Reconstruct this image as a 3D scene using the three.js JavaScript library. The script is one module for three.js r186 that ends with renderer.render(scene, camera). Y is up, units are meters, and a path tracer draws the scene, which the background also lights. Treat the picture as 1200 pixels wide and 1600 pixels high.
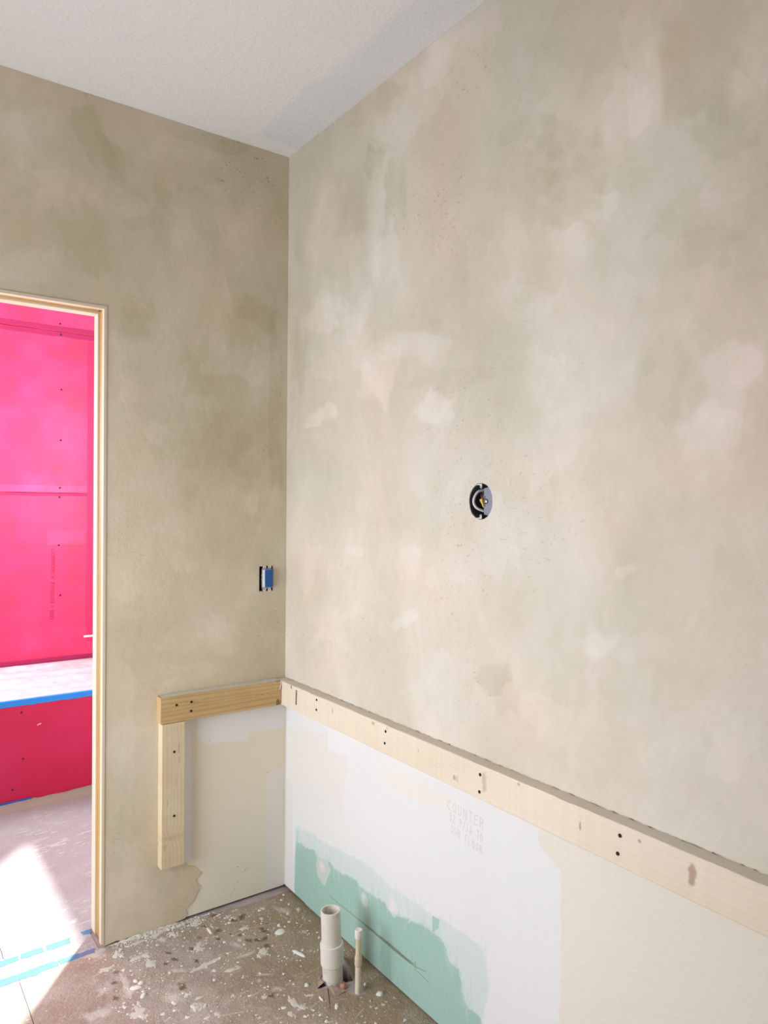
import * as THREE from 'three';
import { mergeGeometries } from 'three/addons/utils/BufferGeometryUtils.js';
import { RectAreaLightUniformsLib } from 'three/addons/lights/RectAreaLightUniformsLib.js';

// ------------------------------------------------------------------ camera, sky, sun, daylight, exposure
const scene = new THREE.Scene();
const H = 2.743;                                   // ceiling height
const camera = new THREE.PerspectiveCamera(69.91, 1200 / 1600, 0.05, 60);
{
  const yaw = 0.62323, pitch = -0.00861, roll = 0.00862;
  camera.position.set(-1.311, 1.4442, 2.4504);
  camera.lookAt(-1.311 + Math.sin(yaw) * Math.cos(pitch), 1.4442 + Math.sin(pitch), 2.4504 - Math.cos(yaw) * Math.cos(pitch));
  camera.rotateZ(roll);
}
scene.background = new THREE.Color(0.80, 0.90, 1.0);
scene.backgroundIntensity = 1.0;

const sun = new THREE.DirectionalLight(new THREE.Color(1.0, 0.965, 0.92), 15);
sun.name = 'sun';
sun.position.set(0.608 * 6 - 0.8, 1.13 * 6, -0.794 * 6);
sun.target.position.set(-0.8, 0, 0);
sun.shadow.radius = 5;
sun.castShadow = true;
Object.assign(sun.shadow.camera, { left: -4, right: 4, top: 4, bottom: -4, near: 0.1, far: 20 });
sun.shadow.mapSize.set(4096, 4096);
scene.add(sun, sun.target);

RectAreaLightUniformsLib.init();
function daylight(name, w, h, power, color, at, to) {
  const l = new THREE.RectAreaLight(new THREE.Color(...color), power, w, h);
  l.name = name; l.position.set(...at); l.lookAt(...to); scene.add(l);
}
// daylight through the window openings (each light as large as its opening, just inside the pane)
daylight('daylight_room_window', 1.2, 1.2, 7.7, [0.94, 0.985, 1.09], [-2.04, 1.0, 0.70], [0, 1.0, 0.70]);
daylight('daylight_bath_end_window', 0.45, 0.55, 56, [0.96, 1.0, 1.03], [-1.635, 1.66, -1.75], [0, 1.66, -1.75]);
daylight('daylight_bath_sun_window', 1.2, 0.95, 4.5, [0.93, 1.0, 1.06], [-0.115, 1.68, -1.2], [-2, 1.68, -1.2]);

const renderer = new THREE.WebGLRenderer({ antialias: true });
renderer.toneMapping = THREE.LinearToneMapping;
renderer.toneMappingExposure = 1.0;
renderer.shadowMap.enabled = true;

// ------------------------------------------------------------------ helpers
function rng(seed) { let a = seed >>> 0; return () => { a = (a + 0x6D2B79F5) | 0; let t = Math.imul(a ^ (a >>> 15), 1 | a); t = (t + Math.imul(t ^ (t >>> 7), 61 | t)) ^ t; return ((t ^ (t >>> 14)) >>> 0) / 4294967296; }; }
const LAT = new Float32Array(65536); { const r = rng(7); for (let i = 0; i < 65536; i++) LAT[i] = r() * 2 - 1; }
function vn(x, y) {                                 // value noise, -1..1
  const xi = Math.floor(x), yi = Math.floor(y); let fx = x - xi, fy = y - yi;
  fx = fx * fx * (3 - 2 * fx); fy = fy * fy * (3 - 2 * fy);
  const a = (yi & 255) << 8, b = ((yi + 1) & 255) << 8, c = xi & 255, d = (xi + 1) & 255;
  return (LAT[a | c] * (1 - fx) + LAT[a | d] * fx) * (1 - fy) + (LAT[b | c] * (1 - fx) + LAT[b | d] * fx) * fy;
}
function fbm(x, y, n) { let s = 0, a = 0.5; for (let i = 0; i < n; i++) { s += a * vn(x, y); x = x * 2.03 + 17.3; y = y * 2.03 + 9.1; a *= 0.5; } return s; }
const smooth = (a, b, x) => { const t = Math.min(1, Math.max(0, (x - a) / (b - a))); return t * t * (3 - 2 * t); };
const SRGB = new Uint8Array(4097); for (let i = 0; i <= 4096; i++) { const v = i / 4096; SRGB[i] = Math.round(255 * (v <= 0.0031308 ? 12.92 * v : 1.055 * Math.pow(v, 1 / 2.4) - 0.055)); }
const s8 = (v) => SRGB[v <= 0 ? 0 : v >= 1 ? 4096 : (v * 4096) | 0];
function finish(t, color) {
  t.magFilter = THREE.LinearFilter; t.minFilter = THREE.LinearMipmapLinearFilter; t.generateMipmaps = true;
  t.wrapS = t.wrapT = THREE.MirroredRepeatWrapping;
  if (color) t.colorSpace = THREE.SRGBColorSpace;
  t.needsUpdate = true; return t;
}
// a texture for uv in metres: its picture covers [u0, u0+du] x [v0, v0+dv]
function place(t, u0, v0, du, dv) { t.repeat.set(1 / du, 1 / dv); t.offset.set(-u0 / du, -v0 / dv); return t; }
function dataTex(w, h, fill, color) {               // fill(x, y) -> [r,g,b] linear (colour) or a number 0..1; row 0 is the bottom
  const d = new Uint8Array(w * h * 4);
  for (let y = 0, i = 0; y < h; y++) for (let x = 0; x < w; x++, i += 4) {
    const c = fill(x, y);
    if (color) { d[i] = s8(c[0]); d[i + 1] = s8(c[1]); d[i + 2] = s8(c[2]); } else d[i] = d[i + 1] = d[i + 2] = Math.max(0, Math.min(255, c * 255));
    d[i + 3] = 255;
  }
  return finish(new THREE.DataTexture(d, w, h), color);
}
const std = (o) => new THREE.MeshStandardMaterial({ roughness: 0.8, ...o });
const taken = {};
function numbered(n) { taken[n] = (taken[n] ?? -1) + 1; return taken[n] ? n + '_' + String(taken[n]).padStart(3, '0') : n; }
function mesh(name, geo, mat, parent) {
  const m = new THREE.Mesh(geo, mat); m.name = numbered(name); m.castShadow = m.receiveShadow = true;
  (parent ?? scene).add(m); return m;
}
function group(name, at = [0, 0, 0], parent) { const g = new THREE.Group(); g.name = numbered(name); g.position.set(...at); (parent ?? scene).add(g); return g; }
function tag(o, label, category, grp) { o.userData = { label, category }; if (grp) o.userData.group = grp; return o; }
function structure(o) { o.userData.kind = 'structure'; return o; }
function bx(x0, x1, y0, y1, z0, z1) { const g = new THREE.BoxGeometry(x1 - x0, y1 - y0, z1 - z0); g.translate((x0 + x1) / 2, (y0 + y1) / 2, (z0 + z1) / 2); return metric(g.toNonIndexed(), 'xyz'); }
// uv in metres by the face's main direction; order[0] is the length axis
function metric(g, lengthAxis = 'x', o = [0, 0, 0]) {
  if (g.index) g = g.toNonIndexed();
  g.computeBoundingBox();
  const p = g.attributes.position, n = g.attributes.normal, uv = new Float32Array(p.count * 2), L = { x: 0, y: 1, z: 2 }[lengthAxis[0]];
  for (let t = 0; t < p.count; t += 3) {
    const f = [0, 0, 0]; for (let k = 0; k < 3; k++) { f[0] += n.getX(t + k); f[1] += n.getY(t + k); f[2] += n.getZ(t + k); }
    let m = 0; for (let k = 1; k < 3; k++) if (Math.abs(f[k]) > Math.abs(f[m]) + 1e-6) m = k;
    let a = L, b;
    if (m === L) { a = (L + 1) % 3; b = (L + 2) % 3; } else b = 3 - L - m;
    for (let k = 0; k < 3; k++) { const c = [p.getX(t + k), p.getY(t + k), p.getZ(t + k)]; uv[(t + k) * 2] = c[a] + o[a]; uv[(t + k) * 2 + 1] = c[b] + o[b]; }
  }
  g.setAttribute('uv', new THREE.BufferAttribute(uv, 2)); return g;
}
function shapeOf(pts) { const s = new THREE.Shape(); pts.forEach((p, i) => (i ? s.lineTo(p[0], p[1]) : s.moveTo(p[0], p[1]))); s.closePath(); return s; }
function pathOf(pts) { const s = new THREE.Path(); pts.forEach((p, i) => (i ? s.lineTo(p[0], p[1]) : s.moveTo(p[0], p[1]))); s.closePath(); return s; }
const rectPts = (x0, y0, x1, y1) => [[x0, y0], [x1, y0], [x1, y1], [x0, y1]];
function ragged(pts, amp, seg, seed, close = true) {   // subdivide an outline and roughen it
  const r = rng(seed), out = [];
  for (let i = 0; i < pts.length - (close ? 0 : 1); i++) {
    const a = pts[i], b = pts[(i + 1) % pts.length], L = Math.hypot(b[0] - a[0], b[1] - a[1]), n = Math.max(1, Math.round(L / seg));
    for (let k = 0; k < n; k++) { const t = k / n, j = k ? amp : amp * 0.5; out.push([a[0] + (b[0] - a[0]) * t + (r() * 2 - 1) * j, a[1] + (b[1] - a[1]) * t + (r() * 2 - 1) * j]); }
  }
  return out;
}
function slab(shape, thick, bevel = 0) {            // outline in (x, y), front face at z = 0, thickness behind
  const g = new THREE.ExtrudeGeometry(shape, { depth: thick - 2 * bevel, bevelEnabled: bevel > 0, bevelThickness: bevel, bevelSize: bevel, bevelOffset: -bevel, bevelSegments: 2, curveSegments: 24 });
  g.translate(0, 0, -thick + bevel); return g;
}
// (u, v) outlines: onLeft puts u along x on the wall z = 0; onRight puts u along z on the wall x = 0, facing -x; onFloor puts v along z, facing up
const onLeft = (g, z) => g.translate(0, 0, z);
const onRight = (g, x) => { const m = new THREE.Matrix4().set(0, 0, -1, x, 0, 1, 0, 0, 1, 0, 0, 0, 0, 0, 0, 1); g.applyMatrix4(m); return flipIf(g, m); };
const onFloor = (g, y) => { const m = new THREE.Matrix4().set(1, 0, 0, 0, 0, 0, 1, y, 0, 1, 0, 0, 0, 0, 0, 1); g.applyMatrix4(m); return flipIf(g, m); };
function flipIf(g, m) {                              // keep faces outward after a mirroring turn
  if (m.determinant() > 0) return g;
  if (g.index) g = g.toNonIndexed();
  for (const k of Object.keys(g.attributes)) {
    const a = g.attributes[k], s = a.itemSize, d = a.array;
    for (let t = 0; t < a.count; t += 3) for (let c = 0; c < s; c++) { const i = (t + 1) * s + c, j = (t + 2) * s + c, q = d[i]; d[i] = d[j]; d[j] = q; }
  }
  return g;
}
const SPLATS = [[-.3645,.0426,.018,-.0007,-.0039,.0205], [-.3258,.0961,.0012,.0098,-.0027,.0023], [-.4079,.1791,.0204,-.0031,-.0021,.0157], [-.4029,.1952,.0064,.0044,-.0039,.0098], [-.4241,.28,.0423,-.0075,-.0013,.0121], [-.2414,.1666,.0128,.0018,-.0036,.0121], [-.2597,.069,.0113,-.002,-.0013,.007], [-.2424,.0905,.0033,.0023,-.003,.0066], [-.1329,.0926,.007,.0049,-.0033,.0068], [-.1656,.1475,.006,.0042,-.0032,.0064], [-.2456,.3204,.0158,.0004,-.0051,.0197], [-.2658,.3339,.0075,.0053,-.0055,.0113], [-.28,.2201,.0057,.004,-.0034,.0074], [-.0311,.1687,.0062,.0043,-.0054,.0098], [-.371,.3489,.0211,-.0021,-.0013,.0084], [-.3476,.3538,.0122,-.0012,-.0006,.0037], [-.4125,.4633,.0063,-.0012,-.0005,.0063], [-.3938,.4789,.0043,-.0024,.0003,.0031], [-.3416,.5206,.0057,.004,-.0047,.0095], [-.2823,.5924,.0051,.0236,-.0117,.0082], [-.2718,.6245,.0094,.0108,-.0058,.008], [-.3134,.6268,.0062,.0044,-.0047,.0087], [-.3066,.6481,.0027,.0019,-.0034,.0061], [-.4959,.4577,.0056,.0039,-.0039,.0096], [-.4831,.5104,.0067,.0047,-.0031,.0074], [-.5083,.5093,.0077,-.0054,.0015,.0071], [-.3901,.5944,.0055,.0039,-.0021,.0042], [-.4982,.4161,.011,-.0009,-.0004,.0034], [-.5613,.1774,.0135,.0094,-.007,.0215], [-.5596,.1249,.0125,.0087,-.0056,.0174], [-.5924,.1231,.0171,-.0004,-.0014,.0131], [-.6332,.0674,.0116,-.0042,.0001,.0265], [-.4506,.0605,.0118,.0082,-.0042,.0118], [-.4883,.0706,.0104,.0072,-.0036,.0106], [-.5615,.0423,.0327,-.0014,-.0009,.0078], [-.4887,.0339,.0347,-.0069,-.0008,.008], [-.6625,.3792,.0166,.0116,-.0091,.0295], [-.6845,.1261,.0217,-.0005,-.0008,.0112], [-.5235,.4499,.0101,.0071,-.006,.0154], [-.5014,.4156,.0107,.0006,-.0008,.0051], [-.5212,.3838,.0081,.0056,-.0038,.0102], [-.0964,.7135,.0024,.0017,-.0025,.0036], [-.0744,.7489,.0044,.0031,-.0021,.0029], [-.2276,.5923,.0072,.005,-.0028,.0049]];
const FAINT = [[-.2952,.4272,.0193,.0135,-.0031,.0062], [-.3218,.4419,.006,.0042,-.004,.0082], [-.2949,.5091,.014,.0098,-.005,.0097], [-.5192,.4512,.0157,.011,-.0083,.0211], [-.0831,.1364,.0131,.0297,-.0147,.0181], [-.0852,.2993,.008,.0056,-.0055,.0097], [-.2988,.3048,.0372,.0009,-.0017,.0074], [-.3,.2416,.01,.02,-.0059,.0079], [-.6569,.2122,.0107,.0,-.0046,.053], [-.6607,.2734,.0162,.0113,-.0076,.0258], [-.5571,.3715,.0326,.0113,-.0052,.0214], [-.7539,.3176,.0365,.0011,-.0016,.0303], [-.6908,.0272,.0323,.0098,-.0051,.0325], [-.7161,.2242,.0232,.0001,-.0012,.0188], [-.497,.2628,.0307,.0155,-.0036,.0117]];
const CHIPS = [[-.1511,.2555,.0178,.0028,-.0055,.0158], [-.1567,.3979,.0094,.026,-.0059,.0059], [-.1367,.2208,.0048,.0034,-.0032,.0061], [-.343,.113,-.0011,.0243,-.0051,.0023], [-.6269,.236,.0059,.0041,-.002,.0067], [-.6166,.2539,.009,.003,-.0014,.007], [-.6359,.2656,.0177,.0059,-.0018,.0091], [-.6284,.314,.0106,-.0044,.0004,.0078], [-.0568,.705,.0109,.004,-.0045,.0082], [-.2096,.6231,.0004,.0114,-.0033,.0015], [-.1901,.6789,.005,.0035,-.0057,.0091], [-.214,.5483,.0059,.0041,-.0031,.0054], [-.067,.6439,.0032,.0022,-.004,.0058], [-.1269,.6162,.0105,.0073,-.0063,.0098]];
const STAINS = [[-.2893,.0338,.0083,.0058,-.0036,.0085], [-.3486,.0761,.0067,.0047,-.0026,.0065], [-.324,.133,.0114,-.0002,-.0026,.0122], [-.3383,.1749,.0052,.0036,-.0026,.0061], [-.3864,.1329,.0057,.004,-.0024,.0062], [-.251,.1017,.0082,.0057,-.0037,.0082], [-.2172,.0986,.0128,-.0038,-.0016,.0114], [-.1643,.1855,.0041,.0028,-.0021,.0042], [-.192,.201,.0067,.0047,-.0025,.0051], [-.1921,.2194,.008,.0056,-.003,.0061], [-.1873,.2384,.0058,.0041,-.002,.004], [-.2564,.2398,.0091,.0063,-.0058,.0122], [-.2271,.2583,.0195,.0136,-.0036,.0073], [-.205,.256,.0052,.0036,-.0037,.0073], [-.2227,.3019,.0077,.0054,-.0042,.0085], [-.2686,.1951,.0074,.0051,-.0028,.0061], [-.2926,.1717,.0032,.0022,-.0018,.0041], [-.3193,.5259,.0065,.0045,-.0048,.0095], [-.4393,.2429,.0062,.0043,-.0036,.0093], [-.4258,.1792,.0051,.0035,-.0038,.0099], [-.4985,.1553,.0063,.0044,-.0021,.0059], [-.4927,.2005,.0069,.0048,-.0031,.0086], [-.5245,.2031,.0049,.0034,-.002,.0057], [-.4287,.1729,.0064,.0044,-.0028,.0074], [-.522,.3388,.0082,.0057,-.0055,.0148], [-.6625,.1613,.0072,.005,-.0024,.0085], [-.6985,.2752,.0064,.0045,-.0024,.0085], [-.6831,.2048,.0101,.0033,-.0012,.0071]];
const TROWEL_RIGHT = [[.5763,2.515,.0556,-.0209,.0008,-.0518,-1], [.6845,2.3828,.0578,-.0197,.0017,-.115,-.9], [.5755,2.5688,.0655,-.0394,-.0139,-.0169,-.6], [.4134,2.4125,.1164,-.0428,-.0184,-.1196,-.5], [.4659,2.7046,.0808,-.0087,.0418,-.057,-.5], [.6076,2.703,.0591,-.046,-.0501,-.0285,-.8], [.7976,2.5999,.077,-.0613,-.0798,-.0518,.7], [.8536,2.6822,.0698,-.0643,-.0799,-.0346,.7], [.9078,2.7259,.049,-.047,-.0611,-.026,.5], [1.0593,2.6813,.0622,-.0572,-.0468,-.0322,.4], [.3146,2.3356,.0828,-.0274,-.023,-.1448,-.45], [.1373,2.5009,.1022,-.0327,.0025,-.1614,-.35], [.5624,2.2849,.049,-.0167,-.0193,-.1335,.6], [.6149,2.2108,.0744,-.0202,.0012,-.0787,.8], [.4734,2.208,.0448,-.0115,.0015,-.1034,.5], [.2544,2.1313,.1298,-.0278,.0012,-.0778,.8], [.3388,2.0916,.0736,-.0153,.0009,-.0606,.8], [.3206,1.9434,.187,-.0295,.0017,-.1089,.5], [.7477,1.9134,.185,-.0318,.0008,-.0525,.75], [.586,1.8618,.1035,-.0201,-.0136,-.0969,.9], [.5692,1.8243,.07,-.0091,.0012,-.0801,.7], [.4941,2.0594,.0417,-.0171,-.0493,-.0668,.7], [.0986,1.9785,.0665,-.0133,-.0189,-.113,-.7], [.9211,1.7961,.1588,-.0034,.0123,-.0447,-.5], [.8676,1.7141,.0683,-.032,-.0386,-.0394,1.1], [.2602,1.7535,.0913,.0245,.03,-.0246,1.2], [.7466,1.9883,.1385,-.0278,.0005,-.0375,-.4], [1.0921,2.0166,.1032,-.0378,-.0228,-.0904,.4], [1.0438,2.0946,.0484,-.0131,.0007,-.0499,.5], [1.1576,2.1425,.0877,-.0268,.0009,-.0633,.3], [1.1603,1.9527,.1298,-.0452,-.0143,-.0589,.5], [.9922,2.2609,.069,-.0445,-.0837,-.0948,.35], [1.2199,2.2306,.0754,-.0527,-.047,-.0596,-.6], [1.155,2.3325,.0517,-.0337,-.0328,-.0538,-.4], [1.2985,2.2764,.0753,-.0626,-.0471,-.0454,-.9], [1.3187,2.1809,.0931,-.0451,-.0154,-.0666,-.9], [1.353,2.3698,.1443,-.0845,-.0178,-.0767,.4], [1.5051,2.262,.0702,-.0299,.0014,-.1068,.8], [1.5193,2.3481,.0491,-.0233,.002,-.1457,.8], [1.6608,2.3052,.092,-.045,.0018,-.1346,-1], [1.6881,2.1841,.0715,-.0058,.027,-.0791,-.8], [1.4265,2.1018,.0423,-.0139,.0004,-.0306,.8], [1.3573,2.0527,.0894,-.0136,.0117,-.0529,.5], [1.4925,2.04,.0625,-.0285,-.0154,-.0744,.3], [1.6108,2.0289,.0782,.0008,.0147,-.0401,-.5], [1.6913,1.9431,.0832,.0051,.0179,-.0502,-.5], [1.7148,2.0428,.0667,.0068,.0134,-.0314,.3], [1.7076,1.6528,.0687,-.0079,.0013,-.0955,.9], [1.6833,1.583,.0507,-.0121,-.0124,-.0706,.8], [1.761,1.7159,.0468,-.0074,.0006,-.0462,.5], [1.5871,1.6923,.0636,-.0182,-.0209,-.1105,-.6], [1.5266,1.8057,.0919,-.0171,.0011,-.0793,-.4], [1.6852,1.4376,.077,.0009,.0008,-.0606,-.2], [1.2888,1.582,.0734,-.0247,-.0387,-.0818,.5], [1.2669,1.7488,.0562,-.0231,-.0329,-.0662,.5], [1.4164,1.5885,.1032,-.0068,.0011,-.0841,-.3], [1.5022,1.3145,.0272,.0083,.0042,-.0127,.9], [1.4195,1.3643,.1287,.0446,.0302,-.0644,.25], [1.7365,1.3206,.0483,.004,.0009,-.0705,-.5], [1.1062,1.0079,.0576,.0113,.0005,-.0357,-.9], [1.152,.969,.0384,.0158,.0208,-.0495,-.6], [1.0088,1.0906,.1002,.0155,.001,-.0677,-.3], [.7286,1.1042,.0592,.0287,.0159,-.0143,.8], [.6294,1.2286,.2026,.0168,.0023,-.1569,.3], [.3278,1.4647,.1656,-.0004,.0026,-.174,-.25], [.2927,1.0243,.1484,.0208,.0013,-.088,.5], [.1569,1.2354,.0681,-.0013,-.0306,-.0927,.5], [.9284,1.2885,.1609,.0111,.001,-.07,.4], [1.3168,.9458,.1258,-.0045,-.0315,-.0774,.5], [1.5053,1.0865,.0786,.0155,.0007,-.0536,-.4], [1.4728,1.1211,.1125,.0031,-.0132,-.0696,.35], [1.6504,1.0902,.0804,.017,.0008,-.0619,-.3], [1.7405,1.015,.0482,.0129,.0008,-.0587,.5], [1.4394,1.1431,.0361,.0232,.0171,-.0213,.5], [.7532,1.5387,.0919,-.0028,.0014,-.0936,.3], [1.2098,1.4628,.1049,-.0002,.0009,-.0619,-.3], [.8151,1.3905,.1103,-.0222,-.039,-.0698,-.25], [.757,1.2767,.0458,.0032,.0007,-.0468,.5], [.487,1.2994,.0446,.0024,.0002,-.0165,.7]];
const TROWEL_LEFT = [[-.8641,2.5904,.1013,.0711,.0249,-.0656,.4], [-.6949,2.5813,.0443,.0344,.0586,-.1121,-.9], [-.6248,2.5395,.0364,.0362,.0704,-.0824,-.7], [-.5305,2.4171,.085,.0205,.0005,-.0848,-.5], [-.5727,2.428,.0588,-.0071,-.0175,-.0537,.7], [-.8086,2.4294,.1096,.008,-.0094,-.0609,.4], [-.9338,2.32,.0694,.0167,.0004,-.115,-.5], [-.8628,2.2785,.0721,.0163,.0003,-.0781,-.4], [-.7324,2.2877,.0723,.0436,.0401,-.1051,-.6], [-.4658,2.4327,.0482,.0116,.0008,-.1291,-.6], [-.3772,2.586,.1105,.0015,-.0144,-.057,-.6], [-.355,2.7134,.1339,.0057,-.0105,-.0415,-.7], [-.1869,2.6834,.1244,.035,.0007,-.0915,-.4], [-.259,2.4825,.0832,.0652,.0609,-.0832,.3], [-.8623,2.1612,.1439,.0144,-.0045,-.0593,.5], [-.5914,2.0465,.062,.0096,.0003,-.0628,-.6], [-.5495,2.0318,.0494,.0255,.0293,-.0752,-.5], [-.2803,2.0946,.043,.0067,.001,-.1351,.6], [-.2064,1.9685,.1341,-.0053,-.0144,-.0809,.8], [-.1048,1.9107,.0775,.0084,.0011,-.1407,.7], [-.1323,2.1408,.0721,-.0124,-.0214,-.0581,-.9], [-.0516,1.7977,.037,.0031,.0029,-.3561,-.8], [-.3495,1.884,.0579,.0063,.0006,-.0888,-.7], [-.3014,1.7094,.1423,.0097,.0009,-.1349,-.6], [-.1285,1.6511,.1024,.0054,.0009,-.1169,-.6], [-.5901,1.8158,.031,.0031,.0002,-.042,.7], [-.6214,1.9169,.0241,.0073,.0128,-.0702,.6], [-.4622,1.8501,.055,.0057,.0003,-.0433,.4], [-.494,1.6855,.039,.0026,.0002,-.0344,.6], [-.3019,1.7769,.0355,.003,.0003,-.0449,.6], [-.1398,1.4637,.0357,.0004,.0004,-.0467,.9], [-.4154,1.4823,.1578,.0027,.0008,-.1317,-.2], [-.5247,1.4163,.1284,.0003,.0007,-.1284,.2], [-.4026,1.2402,.0363,-.0014,.0002,-.0353,.6], [-.3682,1.2278,.0276,-.0011,.0002,-.0311,.5], [-.5868,1.2263,.0623,-.0027,.0005,-.0845,.45], [-.6071,1.1641,.0617,-.0037,.0006,-.1051,.4], [-.3201,.9896,.0707,-.0067,.0004,-.0631,.6], [-.3895,.9741,.0856,.0217,.0198,-.054,.5], [-.071,.9422,.0316,-.0032,.0003,-.0381,.6], [-.3658,.8603,.1136,.0051,.0062,-.0337,.5], [-.6056,.8693,.0406,-.0126,-.0139,-.0812,.5], [-.2481,.9599,.073,-.0073,.0004,-.0572,.4], [-.2015,1.3016,.1242,-.0029,.0007,-.0923,-.2], [-.6045,.6794,.0413,-.0073,.001,-.1901,.3], [-.582,.3568,.0522,-.0133,.0007,-.1278,.3], [-.5405,.4536,.0426,-.0097,.0007,-.129,-.25], [-.5598,.1372,.0845,-.0258,.0005,-.0858,.3]];
// ------------------------------------------------------------------ surfaces
function stamp(buf, w, h, u0, v0, du, dv, rows, sharp, seed, k = 1, streak = 0) {   // adds soft trowel patches [cu,cv,ax,ay,bx,by,amp] (metres) to a field
  rows.forEach((q, n) => {
    const [cu, cv, ax, ay, bx_, by_, amp] = q, cx = (cu - u0) / du * w, cy = (cv - v0) / dv * h;
    const A = [ax / du * w, ay / dv * h], B = [bx_ / du * w, by_ / dv * h], det = A[0] * B[1] - A[1] * B[0];
    if (Math.abs(det) < 1e-6) return;
    const R = 1.7, ex = (Math.abs(A[0]) + Math.abs(B[0])) * R, ey = (Math.abs(A[1]) + Math.abs(B[1])) * R, side = LAT[(n * 37 + seed) & 65535] > 0 ? 1 : -1, up = LAT[(n * 91 + seed) & 65535] > 0 ? 1 : -1;
    for (let y = Math.max(0, Math.floor(cy - ey)); y < Math.min(h, cy + ey); y++) for (let x = Math.max(0, Math.floor(cx - ex)); x < Math.min(w, cx + ex); x++) {
      const dx = x - cx, dy = y - cy;
      let s = (dx * B[1] - dy * B[0]) / det, t = (dy * A[0] - dx * A[1]) / det;
      const U = x / w * du, V = y / h * dv;
      { const e = s, f = t; s += 0.75 * fbm(e * 1.3 + n * 7.1, f * 1.3 + seed, 3); t += 0.75 * fbm(e * 1.3 + 31, f * 1.3 + n * 4.3, 3); }
      s += 0.34 * fbm(U * 12 + n * 3.1 + seed, V * 12, 3); t += 0.34 * fbm(U * 12 + 40, V * 12 + n * 5.7, 3);
      if (streak) t += streak * fbm(s * 9 + n * 7.3, t * 0.8 + n, 2);
      const r = Math.pow(s * s * s * s + t * t * t * t, 0.25), soft = sharp + (1 - sharp) * Math.min(1, Math.max(0, 0.5 + 0.5 * (s * side + t * up) / 1.2));
      const m = 1 - smooth(1 - 0.75 * soft, 1 + 0.25 * soft, r);
      if (m > 0) buf[y * w + x] += m * amp * k;
    }
  });
}
const FALLOFF_TONES = { 21: [[1.95, 2.52, 0.28, -0.05, 0.02, -0.36, -0.6], [1.78, 2.05, 0.20, 0.03, 0.0, -0.14, -0.4], [0.12, 2.45, 0.10, 0, 0, -0.25, -0.25]], 57: [[-0.35, 2.52, 0.22, 0.02, 0.02, -0.12, -0.5], [-0.30, 2.0, 0.22, 0.0, 0.0, -0.28, -0.25]] };   // darker plaster patches, with the light falloff up the walls painted in
function plasterMaterial(w, h, u0, v0, du, dv, rows, seed, tint) {
  const tone = new Float32Array(w * h), r = rng(seed);
  const random = [];
  for (let i = 0; i < 260; i++) {
    const L = 0.05 + 0.10 * r(), W = 0.02 + 0.045 * r(), a = Math.PI * (0.5 + 0.55 * (r() - 0.5)), c = Math.cos(a), s = Math.sin(a);
    random.push([u0 + r() * du, v0 + r() * dv, c * L, s * L, -s * W, c * W, (r() - 0.45) * 1.1]);
  }
  stamp(tone, w, h, u0, v0, du, dv, random, 0.10, seed, 0.050, 0.2);
  stamp(tone, w, h, u0, v0, du, dv, [...rows, ...FALLOFF_TONES[seed] ?? []], 0.28, seed + 5, 0.108, 0.16);
  const bump = new Float32Array(w * h);
  const map = dataTex(w, h, (x, y) => {
    const U = u0 + x / w * du, V = v0 + y / h * dv, i = y * w + x;
    const wx = 0.16 * fbm(U * 2.6 + seed, V * 2.2, 2), wy = 0.16 * fbm(U * 2.6, V * 2.2 + seed, 2);
    const cloud = fbm((U + wx) * 4.3 + seed, (V + wy) * 2.9, 4), fine = fbm(U * 55, V * 38 + seed, 3), grain = vn(U * 700, V * 700);
    const hue = fbm(U * 3.3 + 90, V * 3.3 + seed, 3);
    const pit = Math.max(0, fbm(U * 3 + 11, V * 3 + 3, 2) - 0.02) * smooth(0.70, 0.9, vn(U * 210 + 5 + 3 * vn(U * 40, V * 40), V * 260));
    const scratch = smooth(0.30, 0.36, fbm(U * 9 + V * 14, V * 90 - U * 120, 2)) * smooth(0.0, 0.3, fbm(U * 4 + 60, V * 4, 2)) * 0.010;
    const t = 1 + tone[i] + 0.15 * cloud + 0.035 * fine + 0.008 * grain - 0.55 * pit + scratch;
    bump[i] = 0.5 + tone[i] * 1.2 + 0.2 * cloud + 0.12 * fine + 0.05 * grain - 0.6 * pit + scratch * 3;
    const d = 1 - t;                                 // darker pigment is browner
    return [tint[0] * (0.668 * t * (1 + 0.07 * hue)), tint[1] * (0.604 * t * (1 - 0.015 * hue) - 0.03 * d), tint[2] * (0.476 * t * (1 - 0.05 * hue) - 0.26 * d)];
  }, true);
  const bmp = dataTex(w, h, (x, y) => bump[y * w + x], false);
  place(map, u0, v0, du, dv); place(bmp, u0, v0, du, dv);
  return std({ map, bumpMap: bmp, bumpScale: 0.003, roughness: 0.72 });
}
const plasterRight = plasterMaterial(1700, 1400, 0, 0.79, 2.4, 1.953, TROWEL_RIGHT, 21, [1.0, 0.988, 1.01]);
const plasterLeft = plasterMaterial(820, 1800, -1.2, 0, 1.2, 2.743, TROWEL_LEFT, 57, [1.0, 0.965, 0.895]);   // tinted browner
const peel = dataTex(512, 512, (x, y) => 0.5 + 0.6 * fbm(x / 9, y / 9, 3) + 0.15 * vn(x / 3, y / 3), false);   // fine roller stipple, 0.45 m
place(peel, 0, 0, 0.45, 0.45);

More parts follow.
